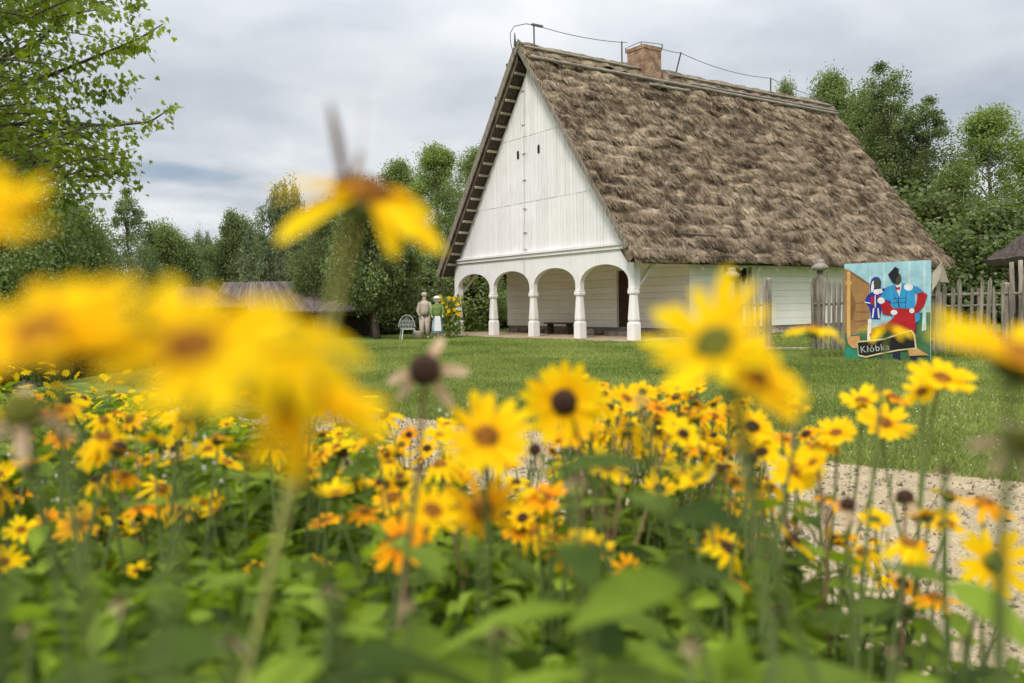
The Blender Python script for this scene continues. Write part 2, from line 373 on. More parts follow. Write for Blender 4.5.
def gravel_mat(name, c):
    m, t, b = new_mat(name); l = t.links
    tcn = nd(t, 'ShaderNodeTexCoord')
    vo = nd(t, 'ShaderNodeTexVoronoi', i_Scale=60.); l.new(tcn.outputs['Object'], vo.inputs['Vector'])
    n = nd(t, 'ShaderNodeTexNoise', i_Scale=1.6, i_Detail=9.0, i_Roughness=.7); l.new(tcn.outputs['Object'], n.inputs['Vector'])
    k = math_n(t, 'ADD', math_n(t, 'MULTIPLY', n.outputs[0], .7), math_n(t, 'MULTIPLY', vo.outputs['Distance'], .35))
    col = ramp(t, k, [(.34, tuple(x*.5 for x in c)), (.52, c), (.68, tuple(min(1, x*1.35) for x in c))])
    l.new(col, b.inputs['Base Color']); b.inputs['Roughness'].default_value = .95; b.inputs['Specular IOR Level'].default_value = .15
    bp = nd(t, 'ShaderNodeBump', i_Strength=.6, i_Distance=.012); l.new(k, bp.inputs['Height']); l.new(bp.outputs[0], b.inputs['Normal'])
    return m
M['gravel'] = gravel_mat('sandy_gravel', (.36, .285, .175))
M['soil'] = gravel_mat('dark_soil', (.05, .036, .024)); M['dirt'] = gravel_mat('bare_sandy_soil', (.38, .29, .20))
pth = strip('path', 0, 4.3, .012, M['gravel'], s1=8.3, seed=4); tag(pth, kind='structure')
soil = strip('bed_soil', 4.62, 14, .008, M['soil'], s0=-3, s1=11, seed=31); tag(soil, kind='structure')
# loose stones on the path
def ico():
    v = np.array([(0, 0, 1), (.9, 0, .2), (0, .9, .2), (-.9, 0, .2), (0, -.9, .2), (0, 0, -.5)], float)
    f = np.array([(0, 1, 2), (0, 2, 3), (0, 3, 4), (0, 4, 1), (5, 2, 1), (5, 3, 2), (5, 4, 3), (5, 1, 4)]); return v, f
n = 15000
s_ = RG.uniform(-6, 8, n); w_ = RG.uniform(.05, 4.4, n); P = E0[None]+eD[None]*s_[:, None]+nD[None]*w_[:, None]
P = np.c_[P, terrain(P[:, 0], P[:, 1])+.016]
tv, tf = ico(); R = frames(RG.normal(size=(n, 3)), RG.uniform(0, 6, n), .005+.024*RG.random(n)**3)
V, Fc, r = scatter(tv*np.array([1, 1.3, .7]), tf, R, P, RG.random(n))
M['pebble'] = simple('path_pebbles', (.13, .11, .085), (.40, .335, .24), .9, 30, 0, attr=.8)
tag(link('path_pebbles', mesh_np('path_pebbles', V, Fc, r, False, [M['pebble']])), 'small loose stones strewn over the sandy path', 'pebbles', kind='stuff')

# ------------------------------------------------------------------ lawn grass
def inbed(x, y):
    d = (x-E0[0])*nD[0]+(y-E0[1])*nD[1]; return d
n = 330000
dd = 5.3+27*RG.random(n)**1.35; lat = RG.uniform(-.72, .68, n)*dd
d0 = inbed(lat, dd); wobn = (fbm(lat*2.3, dd*2.3, 77, 3)-.5)*.5
keep = (d0 < -.03+wobn)
# short strip of tufts also grows on the far bank of the path
ga = -.9705
hx = (lat-4.3536)*math.cos(.9705)-(dd-30.7949)*math.sin(.9705); hy = (lat-4.3536)*math.sin(.9705)+(dd-30.7949)*math.cos(.9705)
keep &= ~((hy > -1.3+.5*(wobn*2)) & (hy < 21) & (hx > -13.5) & (hx < 1.0))
lat, dd = lat[keep], dd[keep]; n = len(lat)
hgt = (.022+.03*RG.random(n))*(.7+.9*fbm(lat*.6, dd*.6, 3, 3))*(1+dd*.02)
P = np.c_[lat, dd, terrain(lat, dd)]
tv = np.array([(-.10, 0, 0), (.10, 0, 0), (0, 1, .0)]); tf = np.array([(0, 1, 2)])
R = frames(np.c_[RG.normal(0, .55, n), RG.normal(0, .55, n), np.ones(n)], RG.uniform(0, 6, n), 1.0)
R = R*hgt[:, None, None]; R[:, :, 0] *= (1.3+.05*dd)[:, None]
rr = np.clip(.42+1.1*(fbm(lat*.55, dd*.55, 12, 4)-.5)+.4*(RG.random(n)-.5), 0, 1)
V, Fc, r = scatter(tv, tf, R, P, rr)
M['grass'] = leafmat('lawn_grass', (.11, .165, .026), (.38, .42, .11), .35, .85)
tag(link('lawn_grass', mesh_np('lawn_grass', V, Fc, r, False, [M['grass']])), 'short mown green grass of the lawn', 'grass', kind='stuff')
# longer unmown tufts along the fence, the painted board and the path edge
n = 9000; u_ = RG.random(n); k1 = n//2
A_ = np.array([7.2, 19.6]); B_ = np.array([13.5, 18.6])
lat = A_[0]+(B_[0]-A_[0])*u_+RG.normal(0, .12, n); dd = 19.0+RG.normal(0, .22, n)+1.3*np.clip(1-(lat-7.2)/3, 0, 1)
sE = RG.uniform(-6, 8, n); wE = RG.normal(-.05, .10, n)+(fbm(sE*1.1, sE*0, 4, 4)-.5)*.75
pe = E0[None]+eD[None]*sE[:, None]+nD[None]*wE[:, None]; lat[k1:] = pe[k1:, 0]; dd[k1:] = pe[k1:, 1]
hg = np.where(np.arange(n) < k1, RG.uniform(.06, .22, n), RG.uniform(.03, .08, n))
R = frames(np.c_[RG.normal(0, .4, n), RG.normal(0, .4, n), np.ones(n)], RG.uniform(0, 6, n), 1.0)*hg[:, None, None]; R[:, :, 0] *= .8
V, Fc, r = scatter(np.array([(-.10, 0, 0), (.10, 0, 0), (0, 1, .0)]), np.array([(0, 1, 2)]), R, np.c_[lat, dd, terrain(lat, dd)], RG.random(n))
M['tuft'] = leafmat('grass_tuft', (.07, .12, .02), (.26, .30, .07), .3, .7)
tag(link('grass_tufts', mesh_np('grass_tufts', V, Fc, r, False, [M['tuft']])), 'longer grass tufts along the fence, the painted board and the path', 'grass', kind='stuff')
# clover heads
n = 260; dd = RG.uniform(6.3, 12, n); lat = dd*RG.uniform(.2, .62, n); k = inbed(lat, dd) < -.3; dd, lat = dd[k], lat[k]; n = len(dd)
tv, tf = ico(); R = frames(RG.normal(size=(n, 3)), RG.uniform(0, 6, n),   .005+.006*RG.random(n))
V, Fc, r = scatter(tv, tf, R, np.c_[lat, dd, terrain(lat, dd)+.05], RG.random(n))
tag(link('clover_flowers', mesh_np('clover_flowers', V, Fc, r, False, [M['whitepetal']])), 'tiny white clover heads dotted in the lawn', 'clover', kind='stuff')

# ------------------------------------------------------------------ the cottage  (local x = right along the gable, y = back along the side)
W, HB, HW, HO, GO, LEN, EO, HE, PD = 12.33, 3.34, 11.1, 12.08, .55, 20.12, .73, 2.99, 2.91
A = .9705
cot = thing('thatched_cottage', 'long white timber cottage with steep brown thatched roof and arcaded gable porch', 'cottage', (4.3536, 30.7949, 0), -A)
# gable of upright boards
seams = [HB+.22, 5.66, 8.40]
kk = (HW-HB)/(W/2)
def wallh(u): return HB+.05+kk*(W/2-abs(u-W/2)) if u > W/2 else min(11.35, HO-.36-1.319*(W/2-u))
mb = MB(); u = 0.; i = 0
while u < W-.01:
    w = min(random.uniform(.17, .25), W-u); u1 = u+w-.012
    for lv in range(3):
        zb = seams[lv]+.004; ztl, ztr = wallh(u), wallh(u1); zt = seams[lv+1] if lv < 2 else 99
        a, b_ = min(ztl, zt), min(ztr, zt)
        if a < zb+.02 and b_ < zb+.02: continue
        y0 = random.uniform(-.004, .006)-(.012*lv)
        mb.prism([(-u, zb), (-u, max(a, zb)), (-u1, max(b_, zb)), (-u1, zb)], 'y', y0, y0+.04)
    u += w
mb.build('gable_boards', M['white'], cot)
mb = MB().prism([(-.02, HB+.05), (-W/2, HW-.08), (-W+.02, HB+.05)], 'y', .042, .16); mb.build('gable_backing', M['darkwood'], cot)
mb = MB(); mb.box(-W-.02, .02, -.10, .16, HB, HB+.13, .5); mb.box(-W-.05, .03, -.16, .14, HB+.134, HB+.20, .8); mb.build('gable_beam', M['white'], cot)
for (u, z) in ((7.0, 7.72), (5.52, 7.74)):
    mb = MB(); s = [(-.07, -.17), (.07, -.17), (.07, .1), (.045, .16), (0, .18), (-.045, .16), (-.07, .1)]
    mb.prism([(-u+x, z+y) for x, y in s], 'y', -.035, -.022); mb.build('vent_slot', M['black'], cot)
# arcade panel with four arches
pw = .15  # half post width
mb = MB(); bay = W/4; TOPZ = HB-.004; SP = 2.08; AH = .74
for b in range(4):
    xl = -b*bay-pw; xr = -(b+1)*bay+pw; n = 20; pts = []
    for k in range(n+1):
        q = math.pi*k/n; c = math.cos(q); s = math.sin(q)**.9
        pts.append(((xl+xr)/2+c*(xl-xr)/2, SP+AH*s))
    for k in range(n):
        (x0, z0), (x1, z1) = pts[k], pts[k+1]
        mb.prism([(x0, TOPZ), (x0, z0), (x1, z1), (x1, TOPZ)], 'y', -.02, .18, .4+.05*((k*7) % 5))
    mb.box(xl, -b*bay, -.018, .178, SP-.22, TOPZ, .5)
    mb.box(-(b+1)*bay+.002, xr, -.018, .178, SP-.22, TOPZ, .5)
mb.build('arcade_panel', M['white'], cot)
# posts
def post(x):
    m = MB(); q = .215
    prof = [(.185, 0), (.18, .60), (.165, .64), (.145, .68), (.175, .74), (.18, .80), (.135, 1.5), (.125, 1.66), (.165, 1.70), (.17, 1.78), (.155, 1.80), (.155, SP-.22), (.155, SP-.20)]
    sq = [14, 14, 14, 6, 5, 4, 4, 4, 8, 10, 12, 14, 14]
    m.rings(prof, 32, x, .08, 0, sq, .5)
    return m
for i in range(5):
    x = -i*bay
    p = post(x).build('arcade_post', M['post'], cot)
    MB().box(x-.21, x+.21, -.13, .29, -.12, .014).build('stone_footing', M['stone'], p)
for x in (0, -W): MB().box(x-.152, x+.152, -.028, .27, SP-.21, HB-.003, .6).build('corner_upright', M['white'], cot)
# porch side beams + braces
mb = MB(); mb.box(-.13, .13, .28, PD, HB-.45, HB-.15, .5); mb.box(-W-.13, -W+.13, .28, PD, HB-.45, HB-.15, .5)
mb.box(-.16, .10, PD, LEN-.3, HB-.3, HB+.05, .4); mb.build('wall_plate', M['whiteh'], cot)
for x in (-.07, -W-.07):
    MB().prism([(.275, 2.0), (.40, 2.02), (1.25, HB-.452), (1.05, HB-.452)], 'x', x, x+.14, .7).build('corner_brace', M['post'], cot)
# walls of horizontal logs
def logwall(m, along, fixed, a0, a1, z0, z1, axis, depth, holes=()):
    z = z0
    while z < z1-.02:
        h = min(random.uniform(.24, .36), z1-z); off = random.uniform(-.008, .008)
        segs = [(a0, a1)]
        for (h0, h1, hz0, hz1) in holes:
            if z+h*.5 > hz0 and z+h*.5 < hz1:
                ns = []
                for (s0, s1) in segs:
                    if h1 <= s0 or h0 >= s1: ns.append((s0, s1)); continue
                    if h0 > s0: ns.append((s0, h0))
                    if h1 < s1: ns.append((h1, s1))
                segs = ns
        rr_ = random.random()
        for (s0, s1) in segs:
            zt = z+h-.007
            if axis == 'x': m.box(s0, s1, fixed+off, fixed+depth, z, zt, rr_)
            else: m.box(fixed-depth, fixed+off, s0, s1, z, zt, rr_)
        z += h
m = MB(); logwall(m, 'x', PD, -W, -.0, .34, HB+.1, 'x', .2, [(-4.20, -3.05, .3, 2.78)]); m.build('porch_wall', M['whiteh'], cot)
m = MB(); logwall(m, 'x', LEN-.5, -W, 0, .3, HB+.1, 'x', .2); m.build('rear_wall', M['whiteh'], cot)
m = MB(); logwall(m, 'y', 0, PD+.21, LEN-.51, .34, HB-.30, 'y', .2, [(4.97, 6.35, 2.12, 2.66)]); m.build('side_wall', M['whiteh'], cot)
m = MB(); logwall(m, 'y', -W+.2, PD+.21, LEN-.51, .34, HB-.30, 'y', .2); m.build('far_side_wall', M['whiteh'], cot)
for y in (PD+.08, 6.81, 11.5, 16.): MB().box(.0, .05, y-.09, y+.09, .33, HB-.31).build('wall_upright', M['whiteh'], cot)
# door
d = MB(); 
for i in range(6): d.box(-4.06+i*.16, -4.06+i*.16+.152, PD+.06, PD+.11, .36, 2.66)
dr = d.build('door', M['door'], cot)
MB().tube([(-3.95, PD+.055, 1.35), (-3.95, PD-.01, 1.35), (-3.83, PD-.01, 1.35)], .014, 8).build('handle', M['metal'], dr)
f_ = MB(); f_.box(-4.20, -4.075, PD-.05, PD+.13, .34, 2.8); f_.box(-3.09, -2.96, PD-.05, PD+.13, .34, 2.8); f_.box(-4.20, -2.96, PD-.055, PD+.13, 2.802, 2.92); f_.build('door_frame', M['whiteh'], cot)
MB().box(-4.3, -2.9, PD-.55, PD-.03, .0, .2).build('door_step', M['stone'], cot)
# window opening
m = MB(); m.box(-.17, -.15, 4.98, 6.34, 2.1, 2.68); wn = m.build('window', M['black'], cot)
m = MB(); m.box(-.1, .03, 4.86, 4.97, 2.05, 2.72); m.box(-.1, .03, 6.35, 6.46, 2.05, 2.72); m.box(-.1, .035, 4.86, 6.46, 2.0, 2.12); m.build('frame', M['greywoodh'], wn)
# porch ceiling and floor
m = MB()
y = .35
while y < PD-.1: m.box(-W+.1, -.1, y, y+.24, HB-.02, HB+.02); y += .25
m.build('porch_ceiling', M['whiteh'], cot)
# stone footing under the walls
m = MB()
def stones(m, x0, x1, y0, y1, n, s):
    tv, tf = ico()
    for i in range(n):
        x, y = random.uniform(x0, x1), random.uniform(y0, y1); r_ = random.uniform(.5, 1)*s
        q = Matrix.Rotation(random.uniform(0, 6), 3, 'Z')
        vs_ = []
        for p in range(6):
            for k in range(8):
                ph = math.pi*(p+.5)/6; th = 2*math.pi*k/8; rr_ = r_*(1+.18*math.sin(3*th+i)+.1*math.cos(2*ph*3+i))
                vs_.append(q @ Vector((rr_*math.sin(ph)*math.cos(th)*1.3, rr_*math.sin(ph)*math.sin(th), rr_*.75*math.cos(ph)))+Vector((x, y, r_*.45)))
        fs = [(p*8+k, p*8+(k+1) % 8, (p+1)*8+(k+1) % 8, (p+1)*8+k) for p in range(5) for k in range(8)]+[list(range(7, -1, -1)), list(range(40, 48))]
        m.add(vs_, fs)
m.box(-W+.05, -.05, PD+.04, PD+.2, -.15, .335, .3); m.box(-.25, -.03, PD+.2, LEN-.5, -.15, .335, .3)
stones(m, -W, -.1, PD-.05, PD+.05, 46, .19); stones(m, -.12, .03, PD, LEN-.6, 50, .19)
m.build('stone_foundation', M['stone'], cot)
# ground apron (bare soil) in front of and inside the porch
S = np.linspace(-W-1.5, 1.6, 120); T = np.linspace(-1.25, PD+.1, 26)
wob = (fbm(S*.8, S*0, 3, 4)-.5)*.9
V = np.array([(x, (t if t > 0 else t*(1+wob[i]*1.1)), 0) for i, x in enumerate(S) for t in T])
V = np.array([Vector(p) for p in V]); ca, sa = math.cos(-A), math.sin(-A)
Wx = 4.3536+V[:, 0]*ca-V[:, 1]*sa; Wy = 30.7949+V[:, 0]*sa+V[:, 1]*ca
V = np.c_[Wx, Wy, terrain(Wx, Wy)+.016]; id_ = np.arange(len(S)*len(T)).reshape(len(S), len(T))
Fq = np.stack([id_[:-1, :-1], id_[1:, :-1], id_[1:, 1:], id_[:-1, 1:]], -1).reshape(-1, 4)
tag(link('bare_soil', mesh_np('bare_soil', V, Fq, None, True, [M['dirt']])), kind='structure')

# ---- thatch
SL = math.hypot(W/2+EO, HO-HE); tx, tz = (W/2+EO)/SL, -(HO-HE)/SL; nxn, nzn = -tz, tx       # down-slope and outward normal
TH = .42
def thatch_point(side, s, y, h):
    """side +1 right slope; s distance down the slope from the ridge; h outward"""
    x = -W/2+side*(s*tx+h*nxn); return x, HO+s*tz+h*nzn
def disp(s, y, seed):
    q = s/.62+.55*fbm(y*.55, s*.5, seed, 3)*2.2
    fr = q-np.floor(q)
    row = fr*.13*(.3+1.1*fbm(y*1.3, np.floor(q)*3.1, seed+5, 2))
    lump = (fbm(y*1.5, s*2.6, seed+9, 5)-.5)*.36
    fine = (fbm(y*5, s*4, seed+3, 3)-.5)*.12
    return row+lump+fine
def slope_mesh(side, ny, ns, seed):
    Yv = np.linspace(-GO, LEN, ny); Sv = np.linspace(0, SL, ns)
    YY, SS = np.meshgrid(Yv, Sv)
    edge = np.minimum(np.clip((YY+GO)/.25, 0, 1), np.clip((LEN-YY)/.25, 0, 1))
    H = disp(SS, YY, seed)*np.clip(.25+edge, 0, 1)*np.clip(.35+SS/1.0, 0, 1)
    sag = .10*np.sin(np.clip(SS/SL, 0, 1)*math.pi)          # slight dip in the middle of the slope
    H = H-sag+.06
    ragged = (fbm(Yv*1.7, Yv*0+seed, seed+2, 4)-.5)*.30
    # extra rows: rounded thick eave
    ext = [(0.07, .02), (.10, -.12), (.04, -.28), (-.12, -.40), (-.45, -.42), (-.7, -.42)]
    PX, PZ, PY = [], [], []
    for j in range(ns):
        f = Sv[j]/SL; s_j = Sv[j]+ragged*max(0, f-.9)*10*.5
        x = -W/2+side*(s_j*tx+H[j]*nxn); z = HO+s_j*tz+H[j]*nzn
        PX.append(x); PZ.append(z); PY.append(Yv)
    for (ds, dh) in ext:
        nse = (fbm(Yv*6, Yv*0+ds*9, seed+8, 3)-.5)*.10
        s_j = SL+ragged*.5+ds+nse; hh = H[-1]*max(0, 1+dh*2)+dh
        x = -W/2+side*(s_j*tx+hh*nxn); z = HO+s_j*tz+hh*nzn; PX.append(x); PZ.append(z); PY.append(Yv)
    PX, PZ, PY = map(np.array, (PX, PZ, PY)); m_ = len(PX)
    # convex flare of the rear verge near the eave
    fl = np.clip((PY-(LEN-1.2))/1.2, 0, 1)*np.clip(1-(HE+1.8-PZ)/1.8, 0, 1)*0
    V = np.stack([PX, PY+fl, PZ], -1).reshape(-1, 3); id_ = np.arange(m_*ny).reshape(m_, ny)
    Fq = np.stack([id_[:-1, :-1], id_[1:, :-1], id_[1:, 1:], id_[:-1, 1:]], -1).reshape(-1, 4)
    if side > 0: Fq = Fq[:, ::-1]
    S2 = np.concatenate([Sv, np.full(len(ext), SL)])[:, None]+0*PY; rnd = np.clip(.30+(fbm(PY*2.4, S2*4.2, 61, 4)-.5)*1.2+.2*(RG.random(PX.shape)-.5), 0, 1).ravel()
    # verge faces (front and back ends)
    V = V.tolist(); Fl = Fq.tolist(); rnd = list(rnd)
    for e in (0, ny-1):
        yy = -GO+.01 if e == 0 else LEN-.01; base = len(V)
        for j in range(ns):
            th_ = .40 if side < 0 else .15+.25*min(1, max(0, (Sv[j]-SL+.9)/.7))
            x = -W/2+side*(Sv[j]*tx-th_*nxn); z = HO+Sv[j]*tz-th_*nzn
            if side*(x+W/2) < 0: x = -W/2
            V.append((x, yy, z)); rnd.append(.2)
        for j in range(ns-1):
            a, b_ = j*ny+e, (j+1)*ny+e; q = [a, b_, base+j+1, base+j]
            Fl.append(q if (side > 0) == (e == 0) else q[::-1])
    return V, Fl, rnd, (Yv, Sv, H)
allV, allF, allR = [], [], []
for side, ny, ns, seed in ((1, 300, 170, 21), (-1, 140, 80, 55)):
    V, Fl, rn, data = slope_mesh(side, ny, ns, seed); k = len(allV)
    allV += V; allF += [[i+k for i in f] for f in Fl]; allR += rn
    if side == 1: DR = data
# ridge roll of straw
mr = MB(); rid = []
for k, y in enumerate(np.linspace(-GO+.1, LEN-.05, 160)):
    h = .10+.16*float(fbm(np.array([y*1.2]), np.array([.5]), 91, 4)[0]); w_r = .30
    rid.append([(-W/2+x*(1+.1*math.sin(y*7)), y, HO-.10+z*h-.02*abs(x)) for x, z in ((-w_r*1.9, -2.3), (-w_r*1.2, -.6), (-w_r*.6, .55), (0, 1.1), (w_r*.6, .55), (w_r*1.2, -.6), (w_r*1.9, -2.3))])
vs_ = [p for r_ in rid for p in r_]; fs = [(i*7+j, (i+1)*7+j, (i+1)*7+j+1, i*7+j+1) for i in range(159) for j in range(6)]
k = len(allV); allV += vs_; allF += [[i+k for i in f] for f in fs]; allR += [random.random()*.5+.1 for _ in vs_]
roof = link('thatch_roof', mesh_np('thatch_roof', allV, allF, allR, True, [M['thatch']]), cot)
# loose straw lying down the slopes, in tufts
def straw(n, s_rng, y_rng, seed, lift=.04, L0=.22, L1=.5, side=1, wd=.011, droop=0.):
    rg = np.random.default_rng(seed)
    nt_ = n//14; ts = rg.uniform(*s_rng, nt_); ty = rg.uniform(*y_rng, nt_); tb = rg.random(nt_); tang = rg.normal(0, .22, nt_)
    k = rg.integers(0, nt_, n)
    s = ts[k]+rg.normal(0, .10, n); y = ty[k]+rg.normal(0, .09, n); s = np.clip(s, s_rng[0], s_rng[1]); y = np.clip(y, -GO-.02, LEN+.03)
    h = disp(s, y, 21)*np.clip(.35+s, 0, 1)-.10*np.sin(s/SL*math.pi)+.05
    ang = tang[k]+rg.normal(0, .22, n); lf = rg.normal(.05, .07, n)
    D = np.stack([side*(np.cos(ang)*tx)+lf*nxn*side, np.sin(ang), np.cos(ang)*tz+lf*nzn-droop], -1)
    P = np.stack([-W/2+side*(s*tx+(h)*nxn), y, HO+s*tz+h*nzn], -1)
    Ls = rg.uniform(L0, L1, n)
    R = frames(D, rg.uniform(-1.2, 1.2, n), 1.0); R[:, :, 0] *= wd*(1+rg.random(n))[:, None]; R[:, :, 1] *= Ls[:, None]
    tv = np.array([(-1, 0, 0), (1, 0, 0), (.7, .55, 0), (-.7, .55, 0), (.2, 1, 0), (-.2, 1, 0)]); tf = np.array([(0, 1, 2, 3), (3, 2, 4, 5)])
    pat = (fbm(y*2.4, s*4.2, 61, 4)-.5)*1.0+(fbm(y*.45, s*.5, 62, 3)-.5)*.7
    rv = np.clip(.46+.30*(tb[k]-.5)+pat+.45*(rg.random(n)-.5), 0, 1)
    return scatter(tv, tf, R, P, rv)
parts = [straw(150000, (.1, SL-.05), (-GO, LEN), 1, L0=.16, L1=.42, wd=.0095), straw(20000, (SL-.5, SL+.05), (-GO, LEN), 2, L0=.16, L1=.34, droop=.2, wd=.008), straw(12000, (0, .5), (-GO+.1, LEN), 3, L0=.1, L1=.24, wd=.008)]
k = 0; VV = []; FF = []; RR = []
for v, f, r in parts: VV.append(v); FF.append(f+k); RR.append(r); k += len(v)
link('loose_straw', mesh_np('loose_straw', np.concatenate(VV), np.concatenate(FF), np.concatenate(RR), False, [M['thatch']]), cot)
# hanging boards along the ridge (right slope)
def slope_bar(name, y0, y1, s0, h, w=.07, t=.05, mat=None, wob=.02):
    m = MB(); n_ = 12; pts = []
    for i in range(n_+1):
        y = y0+(y1-y0)*i/n_; x, z = thatch_point(1, s0+random.uniform(-wob, wob), y, h); pts.append((x, y, z))
    m.tube(pts, w, 6, .7); return m.build(name, mat or M['greywoodh'], cot, True)
slope_bar('ridge_pole', -GO+.1, 6.3, .40, .22, .055); slope_bar('ridge_pole', -GO+.1, LEN-.1, 1.02, .20, .075)
slope_bar('ridge_pole', 7.7, LEN-.2, .42, .22, .055); slope_bar('ridge_pole', 5.9, 8.4, 1.42, .20, .08)
slope_bar('ridge_pole', 9, LEN-.1, .80, .21, .05)
slope_bar('roof_pole', 1.9, 4.1, SL-1.0, .16, .035, mat=M['darkwood'])
# barge boards along the front verge
def barge(side, y0, y1, s0, s1, h0, h1, name='barge_board'):
    m = MB(); P_ = []
    for s, h in ((s0, h0), (s1, h0), (s1, h1), (s0, h1)):
        x = -W/2+side*(s*tx+h*nxn); z = HO+s*tz+h*nzn; P_.append((x, z))
    m.prism(P_ if side < 0 else P_[::-1], 'y', y0, y1, .6); return m.build(name, M['greywood'], cot)
barge(1, -GO-.07, -GO-.02, -.10, SL-.45, -.15, .04); barge(-1, -GO-.12, -GO-.075, -.22, SL+.15, -.26, -.06)
barge(-1, -GO-.045, -GO-.005, .2, SL+.1, .0, .14, 'verge_strip')
m = MB(); m.tube([(-W/2+.02, -GO-.14, HO-.1), (-W/2+.02, -GO-.14, HO+.42)], [.06, .02], 6); m.build('finial', M['darkwood'], cot)
# underside of the verge: boards and light battens seen on the left
m = MB()
for side in (1, -1):
    P_ = [(-W/2+side*(s*tx-h*nxn), HO+s*tz-h*nzn) for s, h in ((.55, .40), (SL-.05, .40), (SL-.05, .44), (.6, .44))]
    m.prism(P_ if side < 0 else P_[::-1], 'y', -GO+.0 if side < 0 else .2, LEN-.05, .3)
m.build('roof_underside', M['darkwood'], cot)
for i in range(17):
    s = 1.0+i*.60
    if s > SL-.2: break
    for side in (-1,):
        m = MB(); P_ = [(-W/2+side*((s+a)*tx-h*nxn), HO+(s+a)*tz-h*nzn) for a, h in ((0, .445), (.09, .445), (.09, .52), (0, .52))]
        m.prism(P_ if side < 0 else P_[::-1], 'y', -GO+.02, -.02, random.random()); m.build('batten', M['batten'], cot)
for (s) in (.9, 2.4):     # dark stub ends poking out on the far side of the verge
    x = -W/2-(s*tx+.12*nxn); z = HO+s*tz+.12*nzn
    MB().box(x-.30, x+.04, -GO+.05, -GO+.15, z-.06, z+.06).build('stub_end', M['darkwood'], cot)
m = MB(); m.tube([(-W-EO+.12, -GO-.03, HE-.05), (-W-.35, -GO+.05, HE-1.1)], .05, 6); m.build('verge_strut', M['darkwood'], cot)
# rafter tails below the eave on the right
for i in range(16):
    y = PD+.3+i*1.08; m = MB()
    m.prism([(-.2, HB-.02), (.35, HE-.42), (.42, HE-.33), (-.2, HB+.1)], 'y', y, y+.12); m.build('rafter_tail', M['whiteh'], cot)
# chimney
cm = MB(); cm.box(-6.62, -5.55, 5.9, 7.0, HO-1.6, 12.78, .5)
ch = cm.build('chimney', M['brick'], cot)
cm = MB(); cm.box(-6.65, -5.52, 5.87, 7.03, 12.783, 12.94, .7); cm.build('brick_cap', M['brick'], ch)
cm = MB(); cm.box(-6.35, -5.8, 6.2, 6.75, 12.941, 12.946); cm.build('flue', M['black'], ch)
cm = MB(); cm.tube([(-6.0, 6.2, 12.9), (-6.0, 6.2, 13.2)], .03, 6); cm.tube([(-6.63, 5.9, 12.9), (-6.6, 5.95, 13.08), (-6.0, 6.2, 13.2), (-5.7, 6.8, 13.14), (-5.5, 7.02, 13.08)], .018, 5); cm.tube([(-5.5, 7.02, 12.9), (-5.5, 7.02, 13.1)], .03, 6); cm.tube([(-6.68, 5.87, 12.8), (-6.68, 5.87, 13.05)], .03, 6); cm.build('chimney_wire', M['metal'], ch)
# lightning conductor
tips = [(-W/2, .3, 12.1, 13.0), (-W/2, 5.17, 12.15, 13.09), (-W/2-.0, 8.5, 12.1, 13.12), (-W/2, 15.4, 12.1, 12.85)]
for x, y, z0, z1 in tips:
    m = MB(); m.tube([(x, y, z0-.1), (x+(.15 if y == 8.5 else 0), y+(.25 if y == 8.5 else 0), z1)], .034, 6); m.build('rod', M['darkwood'], cot)
def sagline(a, b, sag, n=14):
    a, b = Vector(a), Vector(b); return [a.lerp(b, i/n)+Vector((0, 0, -sag*4*(i/n)*(1-i/n))) for i in range(n+1)]
m = MB()
loop = [(-W/2-.05, -GO-.15, 11.6), (-W/2-.12, -GO-.25, 12.1), (-W/2-.11, -GO-.28, 12.5), (-W/2-.08, -GO-.1, 12.8), (-W/2-.03, -.1, 12.98), (-W/2, .3, 13.0)]
m.tube(loop, .018, 5); m.box(-W/2-.05, -W/2+.05, .2, .75, 12.96, 13.04)
m.tube(sagline((-W/2, .3, 13.0), (-W/2, 5.17, 13.05), .12), .016, 5); m.tube(sagline((-W/2, 5.17, 13.05), (-W/2, 5.5, 13.1), .0), .016, 5)
m.tube(sagline((-W/2, 7.05, 13.2), (-W/2+.15, 8.75, 13.08), .05), .016, 5); m.tube(sagline((-W/2+.15, 8.75, 13.08), (-W/2, 15.4, 12.85), .22), .016, 5)
m.tube(sagline((-W/2, 15.4, 12.85), (-W/2, LEN, 12.3), .1), .016, 5)
m.build('lightning_wire', M['metal'], cot)
m = MB(); m.tube([(-6.43, -.06, 10.9), (-6.5, -.06, 8), (-6.55, -.06, 5), (-6.62, -.13, 3.6), (-6.64, -.19, 3.5), (-6.64, -.06, 3.2), (-6.66, -.06, 2.6)], .007, 5)
for z in (10.3, 8.9, 7.7, 6.6, 5.4, 4.4, 3.7): m.box(-6.68, -6.45, -.06, -.02, z, z+.018)
m.build('gable_wire', M['slate'], cot)

# bench in the porch, chunky stone pile
def local(x, y, z=0): return (4.3536+x*ca-y*sa, 30.7949+x*sa+y*ca, z)
bn = thing('wooden_bench', 'low dark plank bench standing against the white porch wall', 'bench', local(-7.35, PD-.55), -A)
MB().box(-.98, .98, -.18, .18, .47, .53).build('seat', M['darkwood'], bn)
for x in (-.7, .7): MB().box(x-.05, x+.05, -.15, .15, .016, .468).build('leg', M['darkwood'], bn)
m = MB(); stones(m, -5.6, -4.9, PD-.9, PD-.45, 9, .24)
st = m.build('stone_pile', M['stone'], None); st.location = (4.3536, 30.7949, 0); st.rotation_euler = (0, 0, -A)
tag(st, 'rounded grey boulder heap on the bare soil beside the porch door', 'boulders')

